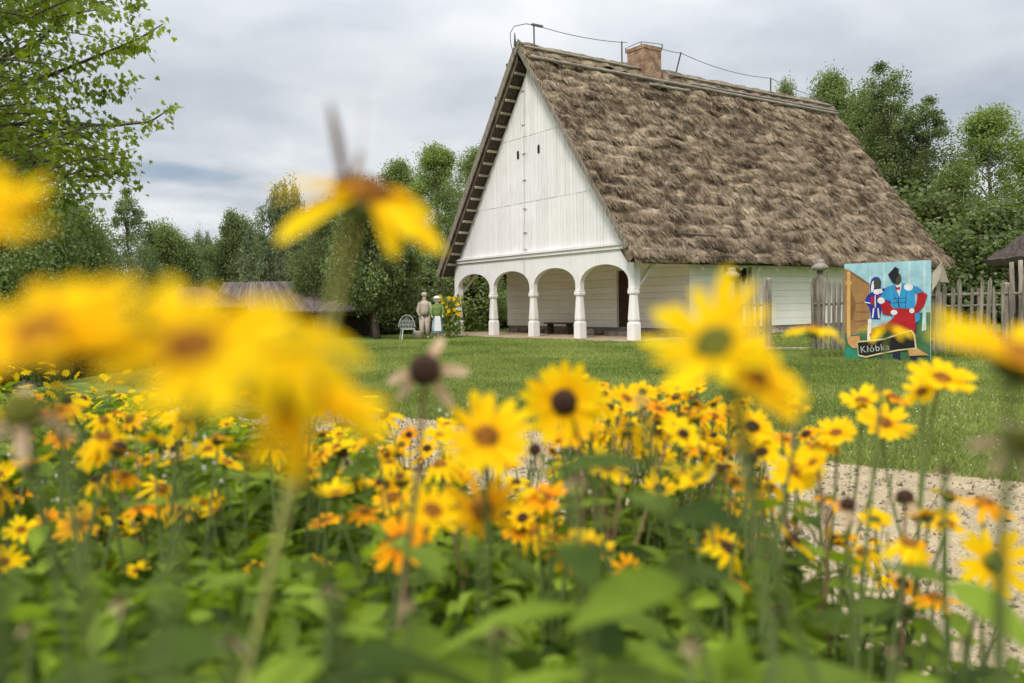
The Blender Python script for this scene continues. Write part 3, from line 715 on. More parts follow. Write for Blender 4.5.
# ------------------------------------------------------------------ fences
def fence(name, label, a, b, n, h, seed, rails=(.35, 1.25), post_every=None, group='weathered picket fences beside the cottage', yaw_lean=.03, pw=.055, hv=.1):
    rd = random.Random(seed); a = Vector((*a, 0)); b = Vector((*b, 0)); d = (b-a); Ln = d.length; ang = math.atan2(d.y, d.x)
    t = thing(name, label, 'fence', tuple(a), ang, group)
    for i in range(n):
        x = Ln*(i+.5)/n+rd.uniform(-.02, .02); hh = h+rd.uniform(-hv, hv); w = pw*rd.uniform(.8, 1.25); ln = rd.uniform(-yaw_lean, yaw_lean)*hh
        m = MB(); m.prism([(x-w, .02), (x+w, .02), (x+w*.9+ln, hh-.1), (x+ln+rd.uniform(-.02, .02), hh), (x-w*.9+ln, hh-.1)], 'y', -.045, -.018, rd.random())
        m.build('picket', M['greywood'], t)
    for z in rails: MB().tube([(0, .02, z), (Ln*.5, .02, z+rd.uniform(-.04, .04)), (Ln, .02, z+rd.uniform(-.03, .03))], .04, 6, rd.random()).build('rail', M['greywood'], t)
    for x in (post_every or (0.05, Ln-.05)):
        MB().rings([(.085, -.1), (.08, h*.98), (.05, h*1.0)], 9, x, .09, 0, None, rd.random()).build('post', M['greywood'], t)
    return t
a0 = at(735, 350, 24.1); a1 = at(771, 350, 23.9)
fence('picket_fence', 'short weathered picket fence left of the open gateway, before the cottage side wall', (a0.x, a0.y), (a1.x, a1.y), 7, 2.0, 3, hv=.06, pw=.05)
a0 = at(812, 350, 23.3); a1 = at(846, 352, 22.6)
fence('picket_fence', 'narrow grey picket fence between the gateway and the painted board', (a0.x, a0.y), (a1.x, a1.y), 7, 1.98, 4, hv=.16, pw=.045)
a0 = at(930, 355, 20.9); a1 = at(1075, 355, 21.3)
fence('picket_fence', 'long rustic picket fence with gaps right of the painted board', (a0.x, a0.y), (a1.x, a1.y), 17, 1.72, 5, rails=(.32, 1.42), post_every=(.12, 2.05), hv=.14, yaw_lean=.045, pw=.05)
def capped_post(px, py, dpt, h, label):
    p = at(px, py, dpt); t = thing('gate_post', label, 'gate post', (p.x, p.y, 0))
    MB().rings([(.09, -.1), (.085, h)], 10).build('post', M['greywood'], t, True)
    MB().rings([(.10, h+.01), (.2, h+.02), (.23, h+.10), (.15, h+.16), (.10, h+.22), (.13, h+.27), (.06, h+.30)], 18).build('clay_cap', M['clay'], t, True)
capped_post(732, 350, 24.0, 2.0, 'wooden gate post with a grey clay pot on top, left side of gateway')
capped_post(820, 350, 23.2, 2.15, 'wooden gate post with an upturned clay pot, rising above the right fence')
# plank on the ground in the gateway
p = at(792, 349, 23.6); o = MB().box(-.75, .75, -.12, .12, 0, .05).build('threshold_plank', M['batten'], None, loc=(p.x, p.y, float(terrain(p.x, p.y))+.01)); o.rotation_euler = (0, 0, -.3)
tag(o, 'pale plank lying on the grass across the gateway', 'plank')
# rail fence further back in the paddock
p0 = at(925, 320, 36); p1 = at(1080, 320, 38)
t = thing('rail_fence', 'low horizontal pole fence in the grass behind the picket fence', 'fence', (p0.x, p0.y, 0), math.atan2(p1.y-p0.y, p1.x-p0.x))
Ln = (p1-p0).length
for z in (1.0, 1.5): MB().tube([(0, 0, z), (Ln, 0, z+.05)], .06, 6).build('rail', M['greywood'], t)
for i in range(4): MB().rings([(.08, -.1), (.07, 1.75)], 8, Ln*i/3.).build('post', M['greywood'], t)
# shed on the right with shaggy roof
pc = at(1080, 330, 27.5)
sh = thing('open_shed', 'open sided shed with a dark shaggy roof on rough posts at the right edge', 'shed', (pc.x, pc.y, 0), -.15)
# pyramidal thatch: rows
n_a, n_r = 96, 26; Vv = []; rr_ = []
half = 2.3; zt, ze = 4.7, 2.55
for j in range(n_r):
    f = j/(n_r-1)
    for k in range(n_a):
        q = 2*math.pi*k/n_a; c, s = math.cos(q), math.sin(q); e = 1/((abs(c)**5+abs(s)**5)**.2)
        rad = half*f*e+.04; dsp = .10*float(vnoise(np.array([q*9.+j*.3]), np.array([j*.9]), 4)[0])+.05*((j*.5) % 1)
        Vv.append((c*rad*(1+dsp*.12), s*rad*(1+dsp*.12), zt+(ze-zt)*f**.92+dsp)); rr_.append(.1+.4*random.random())
for dz, m_ in ((-.16, 1.0), (-.20, .9), (-.12, .3)):
    for k in range(n_a):
        q = 2*math.pi*k/n_a; c, s = math.cos(q), math.sin(q); e = 1/((abs(c)**5+abs(s)**5)**.2); Vv.append((c*half*m_*e, s*half*m_*e, ze+dz+.05*random.random())); rr_.append(.05)
nn = n_r+3; id_ = np.arange(nn*n_a).reshape(nn, n_a); idn = np.roll(id_, -1, 1)
Fq = np.stack([id_[:-1], id_[1:], idn[1:], idn[:-1]], -1).reshape(-1, 4)
M['shedthatch'] = simple('dark_old_thatch', (.04, .03, .025), (.14, .11, .088), .95, 5, .8, (2, 2, 6), attr=.6)
rf = link('roof', mesh_np('roof', Vv, Fq, rr_, False, [M['shedthatch']]), sh)
MB().tube([(-1.45, -.6, 3.2), (-1.42, -.6, 3.85)], .035, 6).build('vent_pipe', M['plaster'], rf)
for x, y in ((-1.4, -1.4), (1.4, -1.4), (-1.4, 1.4), (1.4, 1.4)): MB().rings([(.12, -.1), (.11, 2.5)], 9, x, y).build('post', M['darkwood'], sh)
m = MB(); m.tube([(-1.4, -1.4, .7), (-.9, -1.7, 1.7)], .07, 7); m.tube([(-2.0, -1.5, .5), (-1.2, -1.5, 1.5)], .06, 7); m.build('brace', M['greywood'], sh)
# tall rough poles by the shed
for i, (px, tp, dd_, lb) in enumerate(((1012, 262, 21.7, 'tall rough timber pole, nearest the shed, rising above the pickets'), (1021, 260, 21.5, 'tall rough timber pole at the right edge of the view'))):
    p = at(px, tp, dd_); m = MB(); m.tube([(0, 0, -.1), (.03, 0, p.z*.5), (0, .02, p.z)], [.075, .065, .055], 10); o = m.build('timber_pole', M['greywood'], None, True, (p.x, p.y, 0)); tag(o, lb, 'pole')
# pale arrow-headed plank sign at the fence's left end
p = at(939, 262, 20.7); sg = thing('pointed_board', 'tall pale board with a pointed top leaning on the fence end', 'board', (p.x, p.y, 0), -.2)
MB().prism([(-.07, .0), (.07, .0), (.07, 1.5), (-.07, 1.5)], 'y', 0, .03).build('stake', M['greywood'], sg)
MB().prism([(-.16, 1.52), (.02, 1.83), (.06, p.z+.02), (-.15, 1.95)][::1], 'y', -.035, -.005).build('plank', M['batten'], sg)
MB().prism([(.02, 1.75), (.22, 1.72), (.06, p.z+.02)], 'y', -.03, -.0).build('plank', M['batten'], sg)

# ------------------------------------------------------------------ painted board with a folk couple
def paint(name, c): return simple(name, tuple(x*.72 for x in c), c, .65, 4, .15)
PB = {'sky': paint('paint_sky', (.36, .60, .68)), 'grass': paint('paint_green', (.06, .17, .07)), 'brown': paint('paint_brown', (.36, .19, .07)), 'brown2': paint('paint_dark_brown', (.24, .12, .045)),
      'yellow': paint('paint_ochre', (.72, .43, .14)), 'blue': paint('paint_bright_blue', (.035, .30, .60)), 'navy': paint('paint_royal_blue', (.02, .03, .30)), 'red': paint('paint_red', (.45, .012, .02)),
      'white': paint('paint_white', (.78, .76, .74)), 'black': paint('paint_black', (.012, .012, .014)), 'face': paint('paint_dark_face', (.06, .062, .04)), 'cream': paint('paint_cream', (.72, .58, .30)),
      'dnavy': paint('paint_trousers', (.02, .022, .06)), 'pale': paint('paint_pale_trunk', (.52, .68, .70)), 'orange': paint('paint_orange', (.62, .33, .12)), 'letter': paint('paint_letter_grey', (.50, .50, .47)), 'teal': paint('paint_teal', (.03, .26, .17))}
def ground_hit(px, py):
    q = ray(px, py); return Vector((0, 0, HC))+q*(-HC/q.z)
bl = ground_hit(844, 360); br_ = ground_hit(930, 363); BH = at(844, 264, bl.y).z; dv = br_-bl; BW = dv.length
bd = thing('painted_board', 'flat board painted with a folk couple in blue and red above a black name banner', 'painted board', tuple(bl), math.atan2(dv.y, dv.x))
SX = BW/508.; 
def bp(x, y):
    top = 82-30*(x/510.); bot = 622.
    return (x*SX, BH*(bot-y)/(bot-top))
MB().prism([bp(2, 620), bp(510, 620), bp(510, 52), (bp(2, 82)[0], BH)], 'y', 0, .025, .5).build('panel', PB['sky'], bd)
layer = [0]
def shape(name, mat, polys, parent=bd, lvl=None):
    m = MB()
    for q, poly in enumerate(polys):
        P_ = [bp(x, y) for x, y in poly]
        ar = sum(P_[i][0]*P_[(i+1) % len(P_)][1]-P_[(i+1) % len(P_)][0]*P_[i][1] for i in range(len(P_)))
        if ar < 0: P_ = P_[::-1]
        m.prism(P_, 'y', -.003*lvl-.0004*q, .001 if lvl < 2 else -.003*(lvl-1), .5)
    return m.build(name, mat, parent)
def ell(cx, cy, rx, ry, rot=0, n=16):
    return [(cx+rx*math.cos(2*math.pi*k/n)*math.cos(rot)-ry*math.sin(2*math.pi*k/n)*math.sin(rot), cy+rx*math.cos(2*math.pi*k/n)*math.sin(rot)+ry*math.sin(2*math.pi*k/n)*math.cos(rot)) for k in range(n)]
shape('painted_meadow', PB['grass'], [[(3, 618), (509, 618), (509, 340), (430, 345), (330, 400), (160, 440), (60, 480), (3, 470)]], lvl=1)
shape('painted_trunk', PB['pale'], [[(240, 75), (250, 74), (252, 300), (240, 300)], [(385, 66), (396, 66), (398, 330), (386, 330)], [(470, 60), (482, 60), (486, 440), (462, 446), (468, 330)], [(158, 90), (166, 90), (168, 200), (158, 200)]], lvl=2)
shape('painted_barn', PB['brown'], [[(3, 108), (40, 118), (158, 190), (160, 440), (44, 480), (3, 470)]], lvl=3)
shape('painted_barn_wall', PB['brown2'], [[(44, 215), (75, 300), (60, 385), (44, 400)], [(80, 345), (150, 345), (150, 350), (80, 352)], [(70, 300), (150, 285), (150, 290), (70, 306)], [(66, 400), (150, 390), (150, 394), (66, 406)], [(40, 118), (158, 188), (158, 200), (40, 130)]], lvl=4)
shape('painted_pole', PB['yellow'], [[(20, 125), (40, 122), (42, 500), (20, 500)], [(12, 178), (48, 176), (48, 196), (12, 198)]], lvl=5)
shape('painted_bush', PB['teal'], [[(10, 560), (60, 520), (100, 560), (130, 618), (10, 618)]], lvl=3)
wm = shape('painted_woman', PB['navy'], [[(170, 165), (190, 150), (215, 152), (228, 175), (226, 215), (270, 212), (285, 300), (262, 310), (235, 300), (222, 385), (168, 385), (160, 325), (130, 290), (140, 262), (165, 240), (160, 200)]], lvl=5)
shape('painted_apron', PB['white'], [ell(178, 205, 9, 34, .15, 10), [(185, 222), (232, 215), (240, 236), (205, 250), (182, 242)], [(180, 325), (190, 325), (182, 380), (174, 380)], [(206, 325), (214, 325), (222, 380), (212, 380)], [(130, 290), (165, 296), (165, 301), (130, 296)], [(150, 388), (172, 388), (168, 505), (146, 505)], [(190, 252), (196, 252), (198, 322), (191, 322)]], wm, 6)
shape('painted_ribbon', PB['red'], [[(165, 265), (182, 258), (188, 300), (172, 312)], [(210, 255), (222, 250), (228, 285), (212, 300)]], wm, 7)
shape('face', PB['face'], [ell(204, 188, 20, 30)], wm, 7)  # dark oval filling in for the board's see-through face hole
mn = shape('painted_man', PB['blue'], [[(262, 205), (318, 190), (345, 180), (400, 190), (440, 202), (490, 240), (470, 262), (420, 225), (424, 300), (420, 322), (300, 322), (285, 285), (240, 272), (215, 290), (222, 262)],
      ell(320, 368, 30, 26), ell(433, 368, 22, 30)], lvl=8)
shape('painted_sleeve', PB['red'], [[(222, 290), (240, 276), (278, 292), (306, 338), (290, 362), (240, 356)]], mn, 9)
shape('painted_sleeve', PB['red'], [[(440, 235), (470, 228), (494, 246), (478, 300), (436, 350), (415, 336), (434, 290)]], mn, 9)
shape('painted_sash', PB['red'], [[(300, 324), (424, 322), (430, 440), (410, 460), (240, 455), (170, 500), (160, 470), (250, 420), (306, 372)]], mn, 9)
shape('painted_shirt', PB['white'], [[(312, 178), (348, 180), (345, 215), (336, 258), (322, 225)]], mn, 8.5)
for e_ in (ell(306, 346, 20, 14), ell(408, 334, 15, 14), ell(230, 282, 22, 18)): shape('painted_hand', PB['white'], [e_], mn, 9.8)
shape('painted_hand', PB['white'], [ell(388, 203, 26, 20)], mn, 8.5)
shape('painted_bow', PB['red'], [[(313, 200), (326, 208), (338, 200), (340, 222), (327, 216), (315, 224)]], mn, 9.5)
shape('painted_seams', PB['black'], [[(300, 245), (302, 245), (345, 318), (342, 318)], [(330, 260), (333, 260), (333, 320), (330, 320)], [(375, 230), (377, 230), (374, 320), (371, 320)], [(300, 268), (372, 262), (372, 264), (300, 270)], [(300, 292), (372, 288), (372, 290), (300, 294)]], mn, 9)
shape('face', PB['face'], [ell(326, 160, 22, 34)], mn, 9)
shape('hat', PB['black'], [[(270, 136), (312, 92), (332, 104), (330, 140), (314, 160), (316, 186), (296, 178)]], mn, 10)
shape('painted_trousers', PB['dnavy'], [[(300, 440), (344, 440), (340, 600), (352, 616), (308, 618), (300, 600)], [(385, 440), (432, 400), (436, 618), (400, 618), (400, 520)], [(225, 560), (248, 560), (250, 616), (222, 616)]], mn, 8)
bn_ = shape('banner', PB['cream'], [[(84, 512), (150, 506), (250, 492), (350, 456), (408, 440), (428, 470), (438, 545), (330, 560), (220, 584), (140, 604), (92, 596)]], lvl=12)
shape('banner_field', PB['black'], [[(90, 520), (152, 514), (252, 500), (352, 464), (404, 449), (420, 474), (428, 538), (326, 552), (216, 576), (140, 595), (97, 588)]], bn_, 13)
shape('ribbon_tail', PB['orange'], [[(385, 548), (436, 540), (508, 580), (470, 580), (395, 586)]], bn_, 11)
shape('ribbon_tail', PB['orange'], [[(22, 490), (100, 482), (106, 510), (84, 512), (86, 552), (60, 554), (30, 530)]], bn_, 11)
fc = bpy.data.curves.new('lettering', 'FONT'); fc.body = 'Kłóbka'; fc.size = .205; fc.extrude = .001; fc.space_character = 1.12
fo = bpy.data.objects.new('tmp', fc); COL.objects.link(fo); bpy.context.view_layer.update()
dg = bpy.context.evaluated_depsgraph_get(); me = bpy.data.meshes.new_from_object(fo.evaluated_get(dg)); bpy.data.objects.remove(fo)
me.materials.clear(); me.materials.append(PB['letter'])
lt = link('lettering', me, bn_); bx_, bz_ = bp(108, 578); lt.location = (bx_, -.0425, bz_); lt.rotation_euler = (math.radians(90), math.radians(-8), 0)
for x in (.12, BW-.12): MB().box(x-.04, x+.04, .027, .09, -.1, 1.9).build('support_post', M['greywood'], bd)

# ------------------------------------------------------------------ trees
LEAF4 = (np.array([(0, 0, 0), (.42, .45, .06), (0, 1, 0), (-.42, .45, .06)]), np.array([(0, 1, 2, 3)]))
def tree_data(name, seed, h, w, base, leafmat_, barkm, n_leaf, leaf, n_cl, clump, trunk_r, shape_pow=1., top_bias=.0, strand=False, multi=1, gap=.25):
    """crown envelope: ellipsoid-like of height h-base, width w"""
    rg = np.random.default_rng(seed); ch_ = h-base
    # clump centres
    C = []
    while len(C) < n_cl:
        z = rg.random(); 
        prof = (math.sin(math.pi*min(1, z*.86+.10))**.75)*(1-.35*shape_pow*z)
        r_ = math.sqrt(rg.random())*.98 if rg.random() < .5 else rg.uniform(.72, 1.02)
        q = rg.uniform(0, 2*math.pi); lob = 1+.25*math.sin(3*q+seed)+.12*math.sin(5*q+2*seed+z*7)
        C.append((math.cos(q)*r_*prof*w/2*lob, math.sin(q)*r_*prof*w/2*lob, base+z*ch_))
    C = np.array(C); cs = clump*rg.uniform(.55, 1.3, len(C)); cb = rg.random(len(C))
    k = rg.integers(0, len(C), n_leaf)
    off = rg.normal(size=(n_leaf, 3)); off /= np.linalg.norm(off, axis=1, keepdims=True); off *= (rg.random(n_leaf)**.62*np.where(rg.random(n_leaf) < .13, 1.30, 1.08))[:, None]
    if strand: off *= np.array([.55, .55, 2.1]); off[:, 2] -= .8
    else: off *= np.stack([.75+.6*cb[k], .75+.6*np.roll(cb, 3)[k], .65+.6*np.roll(cb, 7)[k]], 1)
    P = C[k]+off*cs[k][:, None]
    D = rg.normal(size=(n_leaf, 3))*np.array([1, 1, .6])+np.array([0, 0, -1.4 if strand else -.25])
    s = leaf*rg.uniform(.6, 1.35, n_leaf)
    R = frames(D, rg.uniform(0, 6.28, n_leaf), s)
    if strand: R[:, :, 0] *= .45; R[:, :, 1] *= 1.6
    rv = np.clip(.15+.55*cb[k]+.45*(rg.random(n_leaf)-.3), 0, 1)
    V, Fc, r = scatter(LEAF4[0], LEAF4[1], R, P, rv)
    crown = mesh_np(name+'_crown', V, Fc, r, False, [leafmat_])
    rd = random.Random(seed); m = MB()
    for t_ in range(multi):
        ox = 0 if multi == 1 else rd.uniform(-.5, .5)*trunk_r*6
        pts = [(ox+math.sin(i*1.3+t_)*trunk_r*.5, math.cos(i*1.7+t_)*trunk_r*.4, -.4+(h*.86+.4)*i/6) for i in range(7)]
        m.tube(pts, [trunk_r*(1.25-.98*(i/6)**.8)+.01 for i in range(7)], 8)
    for c, s_ in zip(C[:min(len(C), 60)], cs):
        zb = max(base*.75, min(c[2]-abs(c[0])*.6-.5, h*.75)); zb = max(zb, base*.7)
        a = Vector((0, 0, zb)); b_ = Vector(c); mid = a.lerp(b_, .5)+Vector((rd.uniform(-.2, .2), rd.uniform(-.2, .2), .15*(b_-a).length))
        rr0 = trunk_r*.38*(1-zb/h*.6)
        m.tube([a, mid, b_], [rr0, rr0*.6, rr0*.2], 5, cap=False)
    tk = mesh_np(name+'_trunk', m.v, m.f, m.r, True, [barkm])
    return crown, tk
TD = {}
TD['round_dark'] = tree_data('round_dark', 1, 12, 9, 1.6, M['tree_b'], M['bark'], 60000, 0.16, 150, 1.3, .28)
TD['round_mid'] = tree_data('round_mid', 2, 12, 9, 1.5, M['tree_a'], M['bark'], 60000, 0.16, 150, 1.3, .28)
TD['tall_mid'] = tree_data('tall_mid', 3, 16, 7.0, 2.0, M['tree_a'], M['bark'], 52000, 0.13, 140, 0.95, .24, 1.3)
TD['tall_light'] = tree_data('tall_light', 4, 16, 7.5, 1.6, M['tree_c'], M['birchbark'], 52000, 0.13, 135, 0.95, .2, 1.4)
TD['airy'] = tree_data('airy', 5, 17, 6.0, 3.0, M['tree_b'], M['bark'], 24000, 0.13, 100, 0.72, .2, 1.0)
TD['willow'] = tree_data('willow', 6, 8, 7.5, 1.8, M['tree_d'], M['bark'], 26000, .16, 110, .8, .25, .6, strand=True)
TD['apple'] = tree_data('apple', 7, 6.2, 6.6, 1.7, M['tree_b'], M['bark'], 26000, .17, 100, .72, .19, .5)
TD['shrub'] = tree_data('shrub', 8, 4, 5, .0, M['tree_a'], M['bark'], 22000, .15, 80, .85, .06, .6)
TD['shrub_dark'] = tree_data('shrub_dark', 9, 4, 5, .0, M['tree_b'], M['bark'], 22000, .15, 80, .85, .06, .6)
TD['birch'] = tree_data('birch', 10, 14, 8, 1.4, M['tree_d'], M['birchbark'], 30000, .2, 130, .85, .2, 1.1, strand=True)
BASEH = dict(round_dark=12, round_mid=12, tall_mid=16, tall_light=16, airy=17, willow=8, apple=6.2, shrub=4, shrub_dark=4, birch=14)
BASEW = dict(round_dark=9, round_mid=9, tall_mid=7, tall_light=7.5, airy=6, willow=7.5, apple=6.6, shrub=5, shrub_dark=5, birch=8)
def plant_tree(kind, px, ytop, wpx, d, label, name='tree', cat='tree', group='trees around the open air museum', rot=None):
    top = at(px, ytop, d); g0 = float(terrain(top.x, top.y)); h = top.z-g0
    t = thing(name, label, cat, (top.x, top.y, g0), random.uniform(0, 6.28) if rot is None else rot, group)
    sz = h/BASEH[kind]*.97; sw = (wpx/F*d)/BASEW[kind]*1.12; t.scale = (sw, sw, sz)
    cr_, tk = TD[kind]; link('crown', cr_, t); link('trunk', tk, t); return t
TL = [
 ('round_mid', -5, 118, 150, 24, 'broad dark green tree behind the maple at the left edge'),
 ('round_mid', 66, 205, 110, 27, 'leafy tree with yellowish tips just behind the willow, under the maple branches'),
 ('willow', 92, 232, 105, 30, 'drooping grey-green willow at left, behind the biggest blurred flower'),
 ('airy', 126, 186, 62, 40, 'thin airy tree with a small rounded top against the sky left of the dark cloud'),
 ('round_mid', 166, 226, 70, 60, 'distant mid green tree under the dark cloud'),
 ('willow', 150, 262, 62, 42, 'small weeping tree beside the distant white house'),
 ('willow', 205, 235, 66, 62, 'soft grey-green weeping tree in the gap left of the dark round tree'),
 ('round_dark', 235, 214, 62, 58, 'dark round-headed tree left of the tall pale birch'),
 ('birch', 285, 178, 90, 50, 'tall pale birch with hanging twigs above the long shed roof'),
 ('round_dark', 328, 205, 70, 42, 'dark tree behind the apple tree, right of the tall birch'),
 ('apple', 374, 196, 100, 36, 'spreading apple tree with a bare trunk on the lawn left of the cottage'),
 ('tall_mid', 398, 160, 76, 58, 'tall leafy tree behind the apple tree'),
 ('tall_light', 436, 143, 84, 54, 'tallest bright green tree beside the left slope of the thatched roof'),
 ('tall_mid', 478, 148, 84, 60, 'tall tree whose left half shows beside the cottage gable'),
 ('shrub_dark', 395, 262, 110, 44, 'dark shrub behind the apple tree trunk'),
 ('shrub', 462, 270, 90, 47, 'green shrub behind the two standing figures'),
 ('shrub_dark', 505, 255, 90, 52, 'dark shrub seen through the leftmost porch arches'),
 ('shrub_dark', 430, 262, 80, 50, 'dark shrub left of the standing figures'),
 ('shrub_dark', 330, 268, 120, 52, 'dark shrub behind the right end of the shed roof'),
 ('shrub_dark', 250, 272, 130, 60, 'dark shrub behind the ridge of the shed'),
 ('tall_light', 40, 225, 130, 42, 'dark tree mass behind the willow at left'),
 ('round_mid', 196, 246, 90, 70, 'distant low tree in the gap below the dark cloud'),
 ('round_dark', 262, 236, 90, 66, 'dark tree filling the gap between the round tree and the birch'),
 ('round_mid', 360, 185, 90, 60, 'mid green tree behind the top of the apple tree'),
 ('shrub', 120, 285, 150, 48, 'low green shrub row at left below the willow'),
 ('shrub', 15, 262, 160, 32, 'dark shrub at the left edge behind the blurred flower'),
 ('tall_mid', 786, 80, 44, 68, 'tree top just showing over the far end of the thatched ridge'),
 ('tall_mid', 830, 72, 86, 58, 'dense leafy tree rising directly behind the rear end of the roof'),
 ('round_mid', 860, 96, 110, 62, 'broad mid green tree behind the rear verge of the roof'),
 ('airy', 888, 58, 84, 56, 'tallest airy tree right of the thatched roof, sky showing through'),
 ('airy', 927, 92, 84, 55, 'airy dark tree left of the gap of sky at right'),
 ('airy', 905, 150, 110, 60, 'open branched tree between the two airy ones, lower'),
 ('tall_light', 990, 105, 110, 54, 'tall light green birch at the right edge'),
 ('tall_light', 1040, 150, 100, 52, 'light green tree cut by the right edge of the view'),
 ('tall_mid', 955, 165, 80, 50, 'dark leafy tree in front of the gap of sky'),
 ('shrub_dark', 930, 205, 130, 50, 'tall dark undergrowth right of the roof end'),
 ('shrub_dark', 990, 215, 130, 46, 'dark undergrowth above the picket fence'),
 ('shrub', 1045, 222, 110, 48, 'leafy undergrowth behind the shed roof'),
 ('shrub_dark', 880, 200, 110, 58, 'dark undergrowth hidden mostly by the eave end'),
]
for k, px, yt, wp, d, lb in TL: plant_tree(k, px, yt, wp, d, lb, name='shrub' if 'shrub' in k else 'tree', cat='shrub' if 'shrub' in k else 'tree')
# far wood closing the horizon
rg = np.random.default_rng(5); n = 60000
ang = rg.uniform(-.8, .8, n); dist = rg.uniform(75, 100, n); X_ = np.tan(ang)*dist
topz = 3.5+3.5*fbm(X_*.09, X_*0+3, 4, 4)
Pz = rg.random(n)**.8*topz-1.5; P = np.c_[X_, dist, Pz]
R = frames(rg.normal(size=(n, 3)), rg.uniform(0, 6, n), rg.uniform(.5, 1.1, n)); V, Fc, r = scatter(LEAF4[0], LEAF4[1], R, P, rg.random(n)*.8)
tag(link('far_wood', mesh_np('far_wood', V, Fc, r, False, [M['tree_b']])), 'distant dark wood closing the view behind everything', 'wood', kind='stuff')

# near maple, upper left
mp_ = thing('maple_tree', 'large maple reaching in from the upper left with separate leafy twigs', 'tree', (-8.6, 9.2, float(terrain(-8.6, 9.2))))
org = Vector(mp_.location); m = MB(); rd = random.Random(3)
trunk = [Vector((-8.6, 9.2, -.3)), Vector((-8.5, 9.2, 2)), Vector((-8.3, 9.1, 4)), Vector((-8.1, 9.0, 6.5))]
m.tube([p-org for p in trunk], [.26, .22, .18, .1], 10)
tw = []   # twig polylines in world
def limb(start, pix, rad0):
    pts = [start]+[at(x, y, d) for x, y, d in pix]; rad0 *= .55
    m.tube([p-org for p in pts], [rad0*(1-.85*i/(len(pts)-1)) for i in range(len(pts))], 6)
    for _ in range(1):
        q_ = [pts[0]]
        for a_, b_ in zip(pts, pts[1:]): q_ += [a_.lerp(b_, .5)+Vector((rd.gauss(0, .03), rd.gauss(0, .05), rd.gauss(0, .035))), b_]
        pts = q_
    return pts
limbs = [
 ([(-60, 150, 9), (0, 125, 8.8), (60, 122, 8.6), (110, 126, 8.5), (150, 122, 8.5), (174, 106, 8.5)], .06),
 ([(-60, 110, 9), (0, 95, 8.9), (50, 75, 8.7), (100, 55, 8.6), (140, 38, 8.5), (163, 24, 8.5)], .06),
 ([(-60, 60, 9), (0, 60, 9), (40, 40, 8.8), (60, 20, 8.8), (68, -10, 8.8)], .05),
 ([(-60, 20, 9), (30, 10, 9.2), (80, -15, 9), (130, -30, 9)], .05),
 ([(60, 90, 8.7), (100, 60, 8.6), (122, 30, 8.6), (134, 5, 8.6), (142, -12, 8.6)], .03),
 ([(-60, 190, 9), (10, 165, 8.8), (60, 160, 8.7), (100, 160, 8.7), (130, 158, 8.7)], .05),
 ([(-60, 220, 9), (10, 190, 8.8), (60, 178, 8.7), (100, 176, 8.7), (132, 172, 8.7)], .05),
 ([(40, 80, 8.7), (80, 78, 8.6), (115, 85, 8.6), (138, 80, 8.6)], .03),
 ([(40, 100, 8.7), (85, 100, 8.6), (110, 92, 8.6), (125, 95, 8.6)], .03),
 ([(60, 45, 8.7), (90, 48, 8.6), (120, 45, 8.6), (150, 42, 8.5)], .025),
 ([(-60, 240, 9), (0, 215, 8.8), (50, 200, 8.7), (85, 192, 8.7)], .04),
 ([(-60, 0, 9), (-20, -10, 9), (20, -20, 9)], .05),
]
for pix, r0 in limbs:
    st_ = trunk[2] if pix[0][0] < 0 else at(*pix[0]); tw.append((limb(st_, pix, r0), True))
# side twigs filling the mass at the left edge
for i in range(540):
    px = rd.uniform(-240, 118); py = rd.uniform(-170, 205)
    if px > 78+38*math.sin(py*.047+1.): continue
    d0_ = rd.uniform(7.6, 10.4); p = at(px, py, d0_); q = p+Vector((rd.uniform(.1, .6), rd.uniform(-.3, .3), rd.uniform(-.2, .15)))
    s0 = p+Vector((-.5, rd.uniform(-.2, .2), rd.uniform(-.3, .1)))
    m.tube([s0-org, p-org, q-org], [.010, .007, .003], 4, cap=False); tw.append(([s0, p, q], False))
m2 = m.build('trunk', M['bark'], mp_, True)
LM = [(0, 0), (.10, .12), (.46, .02), (.30, .26), (.55, .50), (.24, .50), (.20, .66), (0, 1.0), (-.20, .66), (-.24, .50), (-.55, .50), (-.30, .26), (-.46, .02), (-.10, .12)]
lv = np.array([(x, y, .10*abs(x)-.05*y*y) for x, y in LM]+[(0, .42, .0)]); lf = np.array([(14, i, (i+1) % 14) for i in range(14)])
Pn, Dn = [], []
for pts, main in tw:
    nseg = len(pts)-1
    for s in range(nseg):
        a, b_ = pts[s], pts[s+1]; Ls = (b_-a).length
        if main and (a.x < -7.5): continue
        cnt = int(Ls*(60 if main else 36))+3
        if main: cnt = int(cnt*(1.0 if s < nseg-3 else 1.7))
        for _ in range(cnt):
            t_ = rd.random(); sp_ = .11 if main else .115
            if main and s < nseg-4: sp_ = .17
            if main and s >= nseg-3: sp_ = .06
            p = a.lerp(b_, t_)+Vector((rd.gauss(0, sp_), rd.gauss(0, sp_), rd.gauss(-.02, sp_*.8)))
            Pn.append(p-org); d_ = (b_-a).normalized(); Dn.append((d_.x*.5+rd.gauss(0, .6), d_.y*.5+rd.gauss(0, .6), rd.gauss(-.35, .35)))
Pn = np.array([tuple(p) for p in Pn]); Dn = np.array(Dn); n = len(Pn)
R = frames(Dn*np.array([1, 1, 1.3])+np.array([0, 0, -.3]), RG.normal(0, .9, n), RG.uniform(.045, .085, n)); cl_ = fbm(Pn[:, 0]*1.3+Pn[:, 1], Pn[:, 2]*1.5, 8, 3)
V, Fc, r = scatter(lv, lf, R, Pn, np.clip((cl_-.3)*1.6+.35*(RG.random(n)-.5), 0, 1))
link('crown', mesh_np('maple_crown', V, Fc, r, False, [M['maple']]), mp_)

